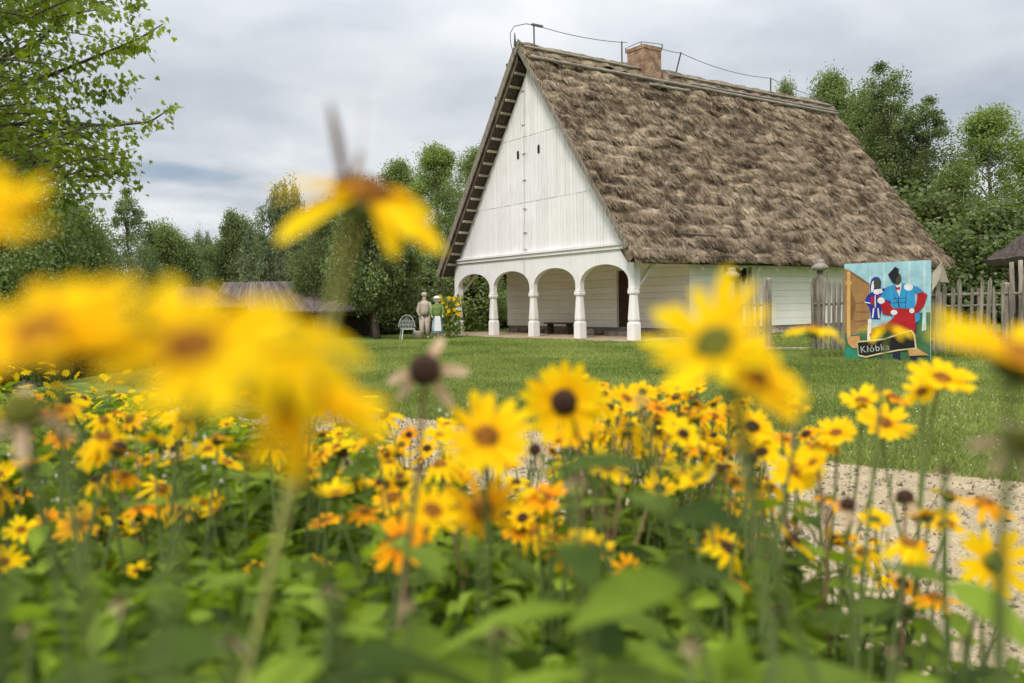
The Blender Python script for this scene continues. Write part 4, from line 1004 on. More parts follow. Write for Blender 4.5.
# ------------------------------------------------------------------ sheds left, far house
def hip_roof(name, label, px0, px1, rx0, rx1, yr, ye, d, depth, mat, cat='pavilion', group='low roofed sheds beyond the lawn'):
    a = at(px0, ye, d); b_ = at(px1, ye, d); r0 = at(rx0, yr, d+depth/2); r1 = at(rx1, yr, d+depth/2)
    g0 = float(terrain(a.x, a.y)); t = thing(name, label, cat, ((a.x+b_.x)/2, d, g0), 0, group); O = Vector(t.location)
    ze, zr = a.z-O.z, r0.z-O.z; xa, xb = a.x-O.x, b_.x-O.x; xr0, xr1 = r0.x-O.x, r1.x-O.x
    m = MB()
    def quadstrip(p0, p1, q0, q1, n):       # boards from eave p to ridge q
        p0, p1, q0, q1 = map(Vector, (p0, p1, q0, q1))
        for i in range(n):
            a_, b2 = i/n, (i+.93)/n; up = Vector((0, 0, .03+.02*random.random()))
            v_ = [p0.lerp(p1, a_), p0.lerp(p1, b2), q0.lerp(q1, b2), q0.lerp(q1, a_)]
            m.add([v+up for v in v_]+[v-Vector((0, 0, .03)) for v in v_], [(0, 1, 2, 3), (7, 6, 5, 4), (0, 4, 5, 1), (1, 5, 6, 2), (3, 2, 6, 7), (0, 3, 7, 4)])
    quadstrip((xa, 0, ze), (xb, 0, ze), (xr0, depth/2, zr), (xr1, depth/2, zr), max(8, int((xb-xa)/.22)))
    quadstrip((xb, 0, ze), (xb, depth, ze), (xr1, depth/2, zr), (xr1+.01, depth/2, zr), 14)
    quadstrip((xa, depth, ze), (xa, 0, ze), (xr0, depth/2, zr), (xr0-.01, depth/2, zr), 14)
    quadstrip((xb, depth, ze), (xa, depth, ze), (xr1, depth/2, zr), (xr0, depth/2, zr), 20)
    m.build('roof', mat, t)
    m = MB(); m.box(xa+.1, xb-.1, .3, .42, ze-.2, ze-.03); m.build('beam', M['darkwood'], t)
    npst = max(2, int((xb-xa)/1.8)+1)
    for i in range(npst):
        x = xa+.3+(xb-xa-.6)*i/(npst-1); MB().box(x-.07, x+.07, .29, .43, -.2, ze-.2).build('post', M['darkwood'], t)
        m = MB(); m.tube([(x, .36, ze-.75), (x+.4*(1 if i == 0 else -1), .36, ze-.2)], .04, 5); m.build('brace', M['darkwood'], t)
    m = MB(); m.box(xa+.4, xb-.4, depth-.6, depth-.5, -.2, ze-.1); m.build('back_boards', M['darkwood'], t)
hip_roof('open_pavilion', 'long low pavilion with a grey-brown board roof behind the blurred yellow flowers', 205, 342, 224, 306, 283, 313, 40, 5, M['shed'])
hip_roof('open_pavilion', 'smaller pavilion with a pointed board roof left of the apple tree trunk', 306, 377, 338, 352, 300, 312, 37.5, 3.6, M['shed'])
hip_roof('open_pavilion', 'brown roofed pavilion at left, its braced corner post showing', 150, 232, 178, 205, 288, 309, 38, 4, M['brownroof'])
p = at(180, 300, 85); g0 = float(terrain(p.x, p.y)); fh = thing('white_house', 'distant white house showing in gaps between the trees at left', 'house', (p.x, p.y, g0), .2)
z1 = at(180, 281, 85).z-g0; z2 = at(180, 262, 85).z-g0
fw = MB().box(-6, 6, 0, 7, -.5, z1).build('wall', M['plaster'], fh)
MB().prism([(-.4, z1), (7.4, z1), (3.5, z2)], 'x', -6.4, 6.4).build('roof', M['slate'], fh)
for x in (-4, -1.3, 1.3, 4):
    wn = MB().box(x-.5, x+.5, -.04, -.01, 1.2, 2.5).build('window', M['black'], fh); MB().box(x-.6, x+.6, -.09, -.045, 1.08, 1.18).build('sill', M['slate'], wn)

# ------------------------------------------------------------------ two standing figures, white lattice, sunflowers
def skin_body(name, joints, edges, mat, parent, sub=1):
    me = bpy.data.meshes.new(name); me.from_pydata([j[0] for j in joints], edges, []); o = link(name, me)
    bpy.context.view_layer.objects.active = o
    md = o.modifiers.new('s', 'SKIN'); 
    for i, j in enumerate(joints): me.skin_vertices[0].data[i].radius = (j[1], j[1] if len(j) < 3 else j[2])
    me.skin_vertices[0].data[0].use_root = True
    md2 = o.modifiers.new('u', 'SUBSURF'); md2.levels = sub; md2.render_levels = sub
    bpy.context.view_layer.update(); dg = bpy.context.evaluated_depsgraph_get(); nm = bpy.data.meshes.new_from_object(o.evaluated_get(dg)); bpy.data.objects.remove(o)
    nm.materials.clear(); nm.materials.append(mat); nm.polygons.foreach_set('use_smooth', [True]*len(nm.polygons))
    q = link(name, nm, parent); return q
def figure(px, pyb, d, h, label, top, skirt, hat):
    p = at(px, pyb, d); t = thing('person', label, 'person', (p.x, p.y, 0), .15, 'two figures standing left of the porch'); k = h/1.75
    J = [((0, 0, .95), .14, .10), ((0, 0, 1.15), .13, .10), ((0, 0, 1.38), .17, .11), ((0, 0, 1.50), .06), ((0, -.02, 1.60), .085, .095), ((0, -.01, 1.72), .075, .085),
         ((.19, 0, 1.40), .055), ((.25, -.03, 1.12), .045), ((.22, -.2, .95), .035), ((.20, -.27, .92), .035), ((-.19, 0, 1.40), .055), ((-.25, -.02, 1.12), .045), ((-.22, -.18, .94), .035), ((-.20, -.25, .92), .035),
         ((.10, 0, .86), .10), ((.11, 0, .48), .075), ((.11, .01, .1), .05), ((.12, -.14, .04), .045), ((-.10, 0, .86), .10), ((-.11, 0, .48), .075), ((-.11, .01, .1), .05), ((-.12, -.14, .04), .045)]
    E_ = [(0, 1), (1, 2), (2, 3), (3, 4), (4, 5), (2, 6), (6, 7), (7, 8), (8, 9), (2, 10), (10, 11), (11, 12), (12, 13), (0, 14), (14, 15), (15, 16), (16, 17), (0, 18), (18, 19), (19, 20), (20, 21)]
    J = [tuple([tuple(c*k for c in j[0])]+[r*k for r in j[1:]]) for j in J]
    b = skin_body('body', J, E_, M['skin'], t)
    m = MB(); m.rings([(.20*k, .93*k), (.185*k, 1.1*k), (.21*k, 1.3*k), (.20*k, 1.42*k), (.09*k, 1.50*k)], 16, 0, 0, 0, [2.4]*5)
    for s in (1, -1): m.tube([(s*.16*k, 0, 1.42*k), (s*.26*k, -.03*k, 1.14*k), (s*.235*k, -.14*k, 1.0*k)], [.085*k, .075*k, .06*k], 10)
    m.build('shirt', top, t, True)
    m = MB()
    if skirt: m.rings([(.25*k, .22*k), (.235*k, .5*k), (.185*k, .9*k), (.18*k, .98*k)], 18, 0, 0, 0, [2.2]*4); m.build('skirt', skirt, t, True); m = MB(); m.prism([(-.11*k, .98*k), (-.15*k, .35*k), (.15*k, .35*k), (.11*k, .98*k)], 'y', -.275*k, -.262*k); m.build('apron', M['cloth_white'], t)
    else:
        for s in (1, -1): m.tube([(s*.11*k, .01, .10*k), (s*.11*k, 0, .48*k), (s*.095*k, 0, .93*k)], [.085*k, .10*k, .135*k], 12)
        m.build('trousers', top, t, True)
    m = MB(); z = 1.74*k
    if hat == 'bonnet': m.rings([(.135*k, z-.16*k), (.145*k, z-.06*k), (.12*k, z+.04*k), (.06*k, z+.085*k)], 14, 0, .035*k); m.rings([(.2*k, z-.02*k), (.19*k, z)], 14, 0, -.01); m.build('bonnet', M['cloth_white'], t, True)
    else: m.rings([(.115*k, z-.07*k), (.12*k, z), (.10*k, z+.05*k), (.05*k, z+.085*k)], 14, 0, .01); m.build('cap', M['cloth_beige'], t, True)
figure(425, 338, 35.5, 1.86, 'figure in a loose beige shirt and trousers standing at the shrub edge', M['cloth_beige'], None, 'cap')
figure(437.5, 339, 35.0, 1.70, 'figure in white bonnet, green top and pale blue skirt', M['cloth_green'], M['cloth_blue'], 'bonnet')
# white ornamental lattice chair beside them
p = at(408, 337, 35.5); lc = thing('lattice_chair', 'small white wrought garden chair in the shade left of the figures', 'chair', (p.x, p.y, 0), .3)
m = MB()
for k in range(9):
    a0_ = -.28+.07*k; m.tube([(a0_, .2, .42), (a0_*.8, .25, .95-.35*abs(a0_)*2)], .014, 5)
arc = [(.34*math.cos(math.pi*q/12), .23, .5+.5*math.sin(math.pi*q/12)) for q in range(13)]; m.tube(arc, .028, 6)
for z in (.6, .75): m.tube([(-.3, .23, z), (.3, .23, z)], .014, 5)
m.build('backrest', M['plaster'], lc)
MB().rings([(.30, .40), (.31, .44)], 16).build('seat', M['plaster'], lc)
for x, y in ((-.24, -.2), (.24, -.2), (-.24, .2), (.24, .2)): MB().tube([(x, y, .41), (x*1.25, y*1.25, 0)], .025, 6).build('leg', M['plaster'], lc)
# basket held at left figure
p = at(419, 330, 35.3); o = MB().rings([(.16, 0), (.22, .3), (.23, .34)], 14, 0, 0, 0).build('wicker_basket', M['batten'], None, True, (p.x, p.y, 0)); tag(o, 'pale wicker basket on the grass beside the beige figure', 'basket')
for v in o.data.vertices: pass

# ------------------------------------------------------------------ flowers
def leaf_template():
    Ls = [0, .08, .22, .40, .60, .80, 1.0]; Wd = [.02, .11, .21, .235, .18, .09, .0]
    v = []
    for l_, w_l in zip(Ls, Wd):
        z = -.22*l_*l_; v += [(-w_l, l_, z+w_l*.28), (0, l_, z), (w_l, l_, z+w_l*.28)]
    f = [(i*3+j, i*3+j+1, (i+1)*3+j+1, (i+1)*3+j) for i in range(6) for j in range(2)]
    return np.array(v), np.array(f)
LT = leaf_template()
def petal_template(curl=0.):
    Ls = [.12, .3, .55, .8, .94, 1.0]; Wd = [.05, .10, .135, .13, .085, .025]; v = []; g_ = []
    for l_, w_l in zip(Ls, Wd):
        z = .10*l_-curl*l_*l_; v += [(-w_l, l_, z+.025), (0, l_, z), (w_l, l_, z+.025)]; g_ += [l_]*3
    f = [(i*3+j, i*3+j+1, (i+1)*3+j+1, (i+1)*3+j) for i in range(5) for j in range(2)]
    return np.array(v), np.array(f), np.array(g_)
def head_mesh(name, seed, n1, n2, curl, R0, mat, miss=0, jit=.12):
    rg = np.random.default_rng(seed); Vs, Fs, Rs = [], [], []; k = 0
    for ring, n_ in enumerate((n1, n2)):
        for i in range(n_):
            if rg.random() < miss: continue
            tv, tf, tg = petal_template(curl*rg.uniform(.4, 1.6)+rg.normal(0, .06)); q = 2*math.pi*(i+.5*ring)/max(1, n_)+rg.normal(0, jit)
            s = R0*(1-.16*ring)*rg.uniform(.86, 1.08); tw_ = rg.normal(0, .25)
            v = tv.copy(); v[:, 2] += v[:, 0]*tw_; v[:, 2] += .03*ring+rg.normal(0, .02)*v[:, 1]
            c, s2 = math.cos(q), math.sin(q); v = np.c_[v[:, 0]*c-v[:, 1]*s2, v[:, 0]*s2+v[:, 1]*c, v[:, 2]]*s
            Vs.append(v); Fs.append(tf+k); k += len(v); Rs.append(np.clip(tg*1.1-.15+rg.normal(0, .08), 0, 1))
    return mesh_np(name, np.concatenate(Vs), np.concatenate(Fs), np.concatenate(Rs), True, [mat])
def disc_mesh(name, r, h, mat):
    m = MB(); m.rings([(r*1.0, -.002), (r*1.02, h*.3), (r*.85, h*.75), (r*.5, h*1.0), (r*.15, h*1.02)], 14, r=.3)
    for i in range(70):
        q = i*2.39996; f_ = math.sqrt(i/70.); x, y = r*f_*math.cos(q), r*f_*math.sin(q); z = h*(1-f_*f_*.55)
        m.add([(x-.0009, y-.0009, z), (x+.0009, y-.0009, z), (x+.0009, y+.0009, z), (x-.0009, y+.0009, z), (x*1.05, y*1.05, z+.0022)], [(0, 1, 4), (1, 2, 4), (2, 3, 4), (3, 0, 4)])
    return mesh_np(name, m.v, m.f, m.r, False, [mat])
HM = [head_mesh('flat_head', 1, 13, 0, .02, .038, M['petal']), head_mesh('double_head', 2, 13, 11, -.05, .037, M['petal']), head_mesh('cupped_head', 3, 12, 6, -.25, .036, M['petal']),
      head_mesh('drooping_head', 4, 12, 4, .75, .036, M['petal'], .08), head_mesh('aging_head', 5, 12, 0, .45, .034, M['oldpetal'], .12, .2), head_mesh('withered_head', 6, 11, 0, 1.3, .030, M['fadedpetal'], .45, .35),
      head_mesh('orange_head', 7, 13, 5, .1, .034, M['oldpetal'], .05),
      head_mesh('spread_head', 8, 12, 3, .38, .038, M['petal'], .12, .2), head_mesh('shrivelled_head', 11, 5, 0, .9, .034, M['fadedpetal'], .35, .4), head_mesh('brown_shrivelled_head', 13, 3, 0, -1.5, .036, M['brownpetal'], 0, .9)]
DM = [disc_mesh('disc', .0095, .006, M['disc']), disc_mesh('dark_disc', .011, .010, M['darkdisc']), disc_mesh('green_disc', .010, .007, M['greendisc'])]
mcal = MB(); mcal.rings([(.003, -.010), (.010, -.006), (.012, -.001)], 10); CAL = mesh_np('calyx', mcal.v, mcal.f, mcal.r, True, [M['stem']])
def add_head(parent, pos, normal, hv, dv_, scale=1.):
    nrm = Vector(normal).normalized(); q = nrm.to_track_quat('Z', 'Y'); q = q @ Matrix.Rotation(random.uniform(0, 6.28), 3, 'Z').to_quaternion()
    h_ = link('flower_head', HM[hv], parent); h_.location = pos; h_.rotation_mode = 'QUATERNION'; h_.rotation_quaternion = q; h_.scale = (scale,)*3
    link('disc', DM[dv_], h_); link('calyx', CAL, h_); return h_
def leaves_on(path_fn, n_pairs, t0, t1, L0, rg, droop=.35, seedr=0):
    Ps, Ds, Ss = [], [], []
    for i in range(n_pairs):
        t = t0+(t1-t0)*(i+rg.random()*.4)/n_pairs; p = path_fn(t); a = i*1.57+rg.random()*.7
        for s in (0, math.pi):
            Ps.append(p); Ds.append((math.cos(a+s), math.sin(a+s), rg.uniform(-droop, .35))); Ss.append(L0*(1.05-.5*t)*rg.uniform(.75, 1.2))
    n = len(Ps)
    R = frames(np.array(Ds), rg.normal(0, .25, n), np.array(Ss)); 
    return scatter(LT[0], LT[1], R, np.array(Ps), rg.random(n))
SEED = [100]
def flower_plant(base, heads, label, group=None, n_pairs=7, leaf=.11, srad=.0026, stemmat=None, leaf_hi=.86, name='yellow_coneflower', side_shoots=0, t0=.12, cat='flower'):
    """base world xyz; heads: list of (world pos, normal, head variant, disc variant, scale)"""
    SEED[0] += 1; rg = np.random.default_rng(SEED[0])
    t = thing(name, label, cat, tuple(base), 0, group); B = Vector(base)
    main = Vector(heads[0][0])-B; n0 = Vector(heads[0][1]).normalized(); bend = Vector((rg.normal(0, .05), rg.normal(0, .05), 0))
    end = main-n0*.011*heads[0][4]
    def path(tt):
        p = Vector((0, 0, 0)).lerp(end, tt)+bend*math.sin(math.pi*tt); 
        if tt > .8: p -= n0*.03*((tt-.8)/.2)*(1-(tt-.8)/.2)*4*.8
        return p
    m = MB(); ts = [0, .15, .3, .45, .6, .72, .8, .86, .92, .96, 1.]; m.tube([path(q) for q in ts], [srad*(1.35-.55*q) for q in ts], 6, .3+.5*random.random(), cap=False)
    for hd in heads[1:]:
        e2 = Vector(hd[0])-B-Vector(hd[1]).normalized()*.01; tb = .62+.15*rg.random(); s0 = path(tb); mid = s0.lerp(e2, .55)+Vector((0, 0, -.03))
        m.tube([s0, mid, e2], [srad, srad*.85, srad*.7], 6, .3+.5*random.random(), cap=False)
    m.build('stem', stemmat or M['stem'], t, True)
    if n_pairs:
        V, Fc, r = leaves_on(path, n_pairs, t0, leaf_hi, leaf, rg); link('foliage', mesh_np('foliage', V, Fc, r, True, [M['leaf']]), t)
    for (p, nn_, hv, dv_, s) in heads: add_head(t, Vector(p)-B, nn_, hv, dv_, s)
    return t
def hero(px, py, d, nrm, hv, dv_, scale, label, lean=(0, 0), extra=(), **kw):
    p = at(px, py, d); b = Vector((p.x+lean[0], p.y+lean[1], 0)); hs = [(p, nrm, hv, dv_, scale)]
    for (ex, ey, ed, en, eh, edv, es) in extra: hs.append((at(ex, ey, ed), en, eh, edv, es))
    return flower_plant(b, hs, label, None, **kw)
U = Vector
hero(192, 350, .225, (.12, -.62, .80), 0, 0, .74, 'huge blurred yellow flower nearest the camera, brown disc amid the near cluster', (-.05, .03), srad=.002, n_pairs=3, leaf_hi=.7)
hero(274, 336, .27, (.08, -.62, .74), 3, 0, .86, 'huge blurred yellow flower with petals hanging down, right of its twin', (.06, .1), n_pairs=3, leaf_hi=.7, srad=.002)
hero(42, 338, .215, (-.1, -.50, .88), 1, 0, .74, 'huge blurred yellow flower head at left, merging into its neighbour', (-.06, .05), n_pairs=3, leaf_hi=.7, srad=.002)
hero(300, 400, .27, (.1, -.6, .75), 7, 0, .78, 'blurred yellow petals lowest of the big near cluster', (.05, .05), n_pairs=3, leaf_hi=.7, srad=.002)
hero(-44, 222, .24, (.1, -.5, .8), 1, 0, .72, 'yellow blurred flower cut by the left edge, up against the trees', (-.09, 0), n_pairs=2, leaf_hi=.6)
hero(366, 196, .42, (.30, -.30, .90), 7, 0, 1.28, 'single blurred flower raised against the sky, with shrivelled upper petals', (-.55, .1), extra=[(346, 186, .43, (-.15, -.1, 1), 9, 1, .55)], srad=.0018, stemmat=M['palestem'], n_pairs=4, leaf_hi=.72)
hero(716, 346, .40, (-.45, -.6, .66), 2, 2, .95, 'large blurred yellow flower in front of the cottage side wall', (.04, .03), n_pairs=5, leaf_hi=.85, leaf=.1)
hero(752, 378, .42, (.5, -.6, .6), 1, 0, .85, 'blurred yellow flower tucked lower right of the large central one', (.05, .03), n_pairs=3, leaf_hi=.8)
hero(1022, 362, .36, (.2, -.35, .9), 1, 0, 1.05, 'blurred yellow flower cut by the right edge, before the fence', (.06, .0), n_pairs=3, leaf_hi=.75, srad=.0016)
hero(486, 438, .68, (.1, -.75, .65), 1, 0, 1.10, 'upright bright yellow flower at centre below the lawn', (-.02, .03), n_pairs=5)
hero(482, 508, .74, (.1, -.8, -.1), 4, 0, 1.0, 'small orange flower hanging just below the central yellow one', (.03, .05), n_pairs=4)
hero(425, 370, .66, (.05, -.9, .3), 5, 1, 1.1, 'dark brown seed head with pale shrivelled petals left of centre', (.02, .03), n_pairs=3, stemmat=M['drystem'])
hero(565, 402, .80, (-.25, -.85, .1), 1, 1, 1.15, 'yellow flower with a dark disc right of the central one', (.03, .03), n_pairs=4)
hero(941, 380, 1.15, (.05, -.5, .85), 1, 0, 1.25, 'round many-petalled yellow flower on the right, in front of the lawn', (.02, .03), n_pairs=4, extra=[(922, 392, 1.2, (-.5, -.4, .7), 0, 0, .8)])
hero(884, 424, 1.3, (.05, -.6, .8), 1, 0, 1.22, 'bright yellow flower with orange disc at centre of the right group', (.02, .03), n_pairs=5)
hero(862, 402, 1.4, (-.2, -.3, .9), 2, 0, 1.15, 'yellow flower at the top left of the right group', (-.02, .03), n_pairs=5, extra=[(893, 398, 1.4, (.3, -.3, .9), 6, 0, 1.)])
hero(836, 434, 1.35, (-.3, -.4, .8), 1, 0, 1.0, 'yellow flower left of the orange-disced flower in the right group', (-.03, .03), n_pairs=6, extra=[(818, 448, 1.4, (-.4, -.5, .6), 4, 0, 1.)])
hero(887, 328, .92, (.02, -.10, 1), 7, 0, .78, 'small yellow flower on a thin stalk in front of the painted board', (.0, .03), n_pairs=2, leaf_hi=.6, srad=.0025)
hero(814, 330, .95, (.08, .04, 1), 7, 0, .85, 'small drooping yellow flower in front of the gateway', (-.03, .02), n_pairs=2, leaf_hi=.6, srad=.0025)
hero(993, 562, .88, (-.1, -.85, .3), 0, 2, 1.05, 'upright yellow flower before the gravel at lower right', (.05, .0), n_pairs=5)
hero(985, 503, .98, (.1, -.1, 1), 4, 0, 1.0, 'flat orange-yellow flower seen edge-on against the gravel, right', (.03, .03), n_pairs=4)
hero(935, 598, 1.1, (.0, -.15, 1), 4, 0, .9, 'small orange flower low over the gravel at right', (.0, .03), n_pairs=5)
hero(914, 553, 1.1, (.1, -.6, .5), 6, 0, .8, 'small orange flower between leaves, left of the upright right one', (-.02, .03), n_pairs=6)
hero(905, 498, 1.15, (-.1, -.2, .9), 5, 1, 1.0, 'faded brown flower with a dark knob above the gravel', (.0, .03), n_pairs=5, stemmat=M['drystem'])
hero(796, 471, 1.2, (-.1, -.8, .6), 1, 0, 1.1, 'large yellow flower at right of centre below the lawn', (-.02, .03), n_pairs=6)
hero(752, 428, 1.3, (.1, -.6, .7), 1, 1, 1.0, 'yellow flower with dark disc above the gravel, right of centre', (-.02, .03), n_pairs=6)
hero(402, 542, .9, (-.3, -.7, .4), 6, 0, 1.1, 'orange-yellow flower among leaves at lower centre', (-.02, .03), n_pairs=6, extra=[(432, 512, .86, (.3, -.5, .7), 2, 0, 1.)])
hero(628, 570, 1.15, (.1, -.6, .4), 4, 0, .8, 'small orange flower low among leaves right of centre', (.0, .03), n_pairs=7)
hero(78, 526, 1.25, (.1, -.5, .8), 6, 0, 1.1, 'orange flower on the left in the lower bed', (.0, .03), n_pairs=7)
hero(57, 412, 1.05, (.0, -.2, 1), 6, 0, 1.0, 'orange-yellow flower on a thick straight stalk at far left', (.0, .02), n_pairs=2, leaf_hi=.6, srad=.0036)
hero(104, 437, 1.15, (.1, -.2, 1), 3, 0, 1.05, 'yellow flower on a bent stalk on the left below the blurred cluster', (.06, .03), n_pairs=2, leaf_hi=.6, srad=.003)
hero(140, 508, 1.35, (.0, -.2, 1), 4, 0, 1.0, 'flat orange flower left, beside a slender stalk', (.0, .03), n_pairs=6)
hero(182, 503, 1.45, (.1, -.15, 1), 4, 0, 1.0, 'drooping orange flower next to the flat orange one', (.0, .03), n_pairs=6)
hero(22, 410, .45, (.2, -.6, .4), 5, 2, .9, 'peach coloured faded bloom blurred at the left edge', (-.03, .03), n_pairs=2, leaf_hi=.6)
hero(1018, 442, .40, (.0, -.8, .4), 5, 2, .6, 'pale faded bloom blurred at the right edge', (.05, .0), n_pairs=2, leaf_hi=.6)
hero(520, 530, 1.3, (.1, -.5, .8), 6, 0, .9, 'small yellow-orange flower below the hanging orange one', (.0, .03), n_pairs=7)
hero(945, 470, .62, (.0, -.1, 1), 5, 1, .3, 'blurred bud on a leafy shoot crossing the gravel at right', (.1, .0), n_pairs=6, leaf=.12, leaf_hi=.99, t0=.7)
hero(600, 600, 0.50, (.0, -.1, 1), 8, 1, .25, 'blurred leafy flowerless shoot at the bottom centre', (.02, .03), n_pairs=9, leaf=.19, leaf_hi=.995, t0=.72)
hero(330, 585, 0.48, (.0, -.1, 1), 8, 1, .25, 'blurred leafy flowerless shoot at the bottom, left of centre', (.02, .03), n_pairs=9, leaf=.19, leaf_hi=.995, t0=.72)
hero(120, 600, 0.50, (.0, -.1, 1), 8, 1, .25, 'blurred leafy flowerless shoot at the bottom left', (.02, .03), n_pairs=9, leaf=.19, leaf_hi=.995, t0=.72)
hero(780, 610, 0.52, (.0, -.1, 1), 8, 1, .25, 'blurred leafy flowerless shoot at the bottom, right of centre', (.02, .03), n_pairs=9, leaf=.19, leaf_hi=.995, t0=.72)
hero(690, 640, 0.44, (.0, -.1, 1), 8, 1, .25, 'blurred leafy flowerless shoot at the bottom edge right of centre', (.02, .03), n_pairs=9, leaf=.19, leaf_hi=.995, t0=.72)
hero(500, 630, 0.42, (.0, -.1, 1), 8, 1, .25, 'blurred leafy flowerless shoot at the bottom edge near the centre', (.02, .03), n_pairs=9, leaf=.19, leaf_hi=.995, t0=.72)
hero(230, 640, 0.42, (.0, -.1, 1), 8, 1, .25, 'blurred leafy flowerless shoot at the bottom edge, below the bent stalk', (.02, .03), n_pairs=9, leaf=.19, leaf_hi=.995, t0=.72)
hero(30, 625, 0.46, (.0, -.1, 1), 8, 1, .25, 'blurred leafy flowerless shoot at the bottom left corner', (.02, .03), n_pairs=9, leaf=.19, leaf_hi=.995, t0=.72)
hero(410, 600, 0.55, (.0, -.1, 1), 8, 1, .25, 'blurred leafy flowerless shoot at the bottom, just left of centre', (.02, .03), n_pairs=9, leaf=.19, leaf_hi=.995, t0=.72)
hero(900, 650, 0.50, (.0, -.1, 1), 8, 1, .25, 'blurred leafy flowerless shoot at the bottom edge at right', (.02, .03), n_pairs=9, leaf=.19, leaf_hi=.995, t0=.72)
hero(575, 478, .58, (.0, -.1, 1), 8, 1, .25, 'blurred shoot with pale green leaves right of the central yellow flower', (.0, .03), n_pairs=6, leaf=.16, leaf_hi=.995, t0=.8)
hero(640, 395, .50, (.0, -.1, 1), 8, 1, .2, 'blurred green leaf shoot left beneath the large central flower', (.1, .03), n_pairs=3, leaf=.12, leaf_hi=.995, t0=.93)
hero(965, 640, .6, (.0, -.1, 1), 8, 1, .25, 'blurred leafy shoot in the bottom right corner', (.02, .03), n_pairs=8, leaf=.16, leaf_hi=.995, t0=.7)
hero(420, 470, .7, (.0, -.1, 1), 8, 1, .25, 'leafy flowerless shoot left of the central yellow flower', (.0, .03), n_pairs=6, leaf=.14, leaf_hi=.995, t0=.7)

# the bed: individual plants
def bedw(x, y): return (x-E0[0])*nD[0]+(y-E0[1])*nD[1]
rd = random.Random(11); cnt = 0; placed = []
def ylim(px):
    if px < 200: return 392
    if px < 390: return 400
    if px < 560: return 425+20*math.sin(px*.05)
    if px < 700: return 378
    if px < 820: return 402
    return 470
GL = {'left': ('yellow flower among many like it in the left part of the bed', 'flowers of the left part of the bed'),
      'mid': ('yellow flower in the dense crowd of blooms between the lawn and the centre leaves', 'flowers of the centre crowd'),
      'right': ('yellow flower rising over the gravel in the right part of the bed', 'flowers of the right part of the bed')}
tries = 0; USED = {}
while cnt < 250 and tries < 20000:
    tries += 1
    z = rd.random()
    if z < .38: px = rd.gauss(650, 68); d = rd.uniform(1.5, 2.6)
    elif z < .80: px = rd.uniform(-60, 430); d = rd.uniform(1.1, 4.2)
    elif z < .95: px = rd.uniform(380, 760); d = rd.uniform(1.0, 2.2)
    else: px = rd.uniform(780, 950); d = rd.uniform(1.0, 1.5)
    yl = ylim(px)
    py = yl+abs(rd.gauss(0, 1))*(48 if px > 380 else 85); p = at(px, py, d)
    if bedw(p.x, p.y) < 4.35: continue
    if p.z < .62 or p.z > 1.22 or (px > 830 and rd.random() < .5): continue
    if any((p-q).length < .05 for q in placed): continue
    placed.append(p); cnt += 1
    zone = 'left' if px < 400 else ('mid' if px < 790 else 'right'); gp = GL[zone][1]; nx_ = None
    def rn():
        a_ = rd.uniform(0, 6.28); e = rd.uniform(.1, 1.0); return (math.cos(a_)*e*.8, -math.sin(a_)*e*.7-.22, .8)
    hv = rd.choices([0, 1, 2, 3, 4, 5, 6], [2.5, 4, 2, 3, 2.6, .8, 4] if zone != 'left' else [1, 1, 1, 3, 4, 1, 4])[0]
    dv_ = 1 if hv == 5 else rd.choices([0, 1, 2], [5, 3, 1])[0]
    hs = [(p, rn(), hv, dv_, rd.uniform(.72, 1.0))]
    for _ in range(rd.choice([0, 1, 2, 3] if zone == 'mid' else ([0, 1, 2, 3] if zone == 'left' else [0, 0, 0, 1]))):
        q = p+Vector((rd.uniform(-.09, .09), rd.uniform(-.08, .08), -rd.uniform(.0, .13)))
        hs.append((q, rn(), rd.choice([0, 1, 2, 3, 4, 6]), rd.choice([0, 0, 1]), rd.uniform(.65, 1.)))
    look = ['open', 'full double', 'cupped', 'drooping', 'ragged orange', 'withered', 'orange'][hv]; cnt_w = ['single', 'paired', 'three-headed', 'four-headed'][len(hs)-1]
    cols = [(45, 'at the left edge'), (110, 'far left'), (175, 'left'), (240, 'under blurred disc'), (310, 'below pavilion'), (400, 'below apple tree'), (470, 'below leftmost post'),
            (540, 'below middle arches'), (600, 'below right arches'), (640, 'below porch corner'), (700, 'below porch brace'), (745, 'under large blurred flower'), (790, 'below gateway'), (850, 'below left fence'), (925, 'below painted board'), (9999, 'at the right edge')]
    rows = [(412, 'against lawn'), (440, 'upper bed'), (475, 'mid height'), (520, 'lower bed'), (999, 'lowest bed')]
    lb = '%s %s flower%s, %s, %s' % (cnt_w, look, ' with dark disc' if dv_ == 1 else '', [c[1] for c in rows if py < c[0]][0], [c[1] for c in cols if px < c[0]][0])
    if lb in USED: lb = '%s %s flower%s, %s, %s, %s one' % (cnt_w, look, ' with dark disc' if dv_ == 1 else '', [c[1] for c in rows if py < c[0]][0], [c[1] for c in cols if px < c[0]][0], 'smaller' if d > USED[lb] else 'larger')
    if lb in USED: lb = lb.replace(' one', ' tilted one' if abs(hs[0][1][0]) > .3 else ' upright one')
    USED[lb] = d
    flower_plant((p.x+rd.uniform(-.08, .08), p.y+rd.uniform(-.05, .1), 0), hs, lb, gp, n_pairs=rd.randint(8, 11), leaf=.13 if zone == 'right' else .10, leaf_hi=.95, t0=.3, stemmat=M['drystem'] if rd.random() < .12 else None)
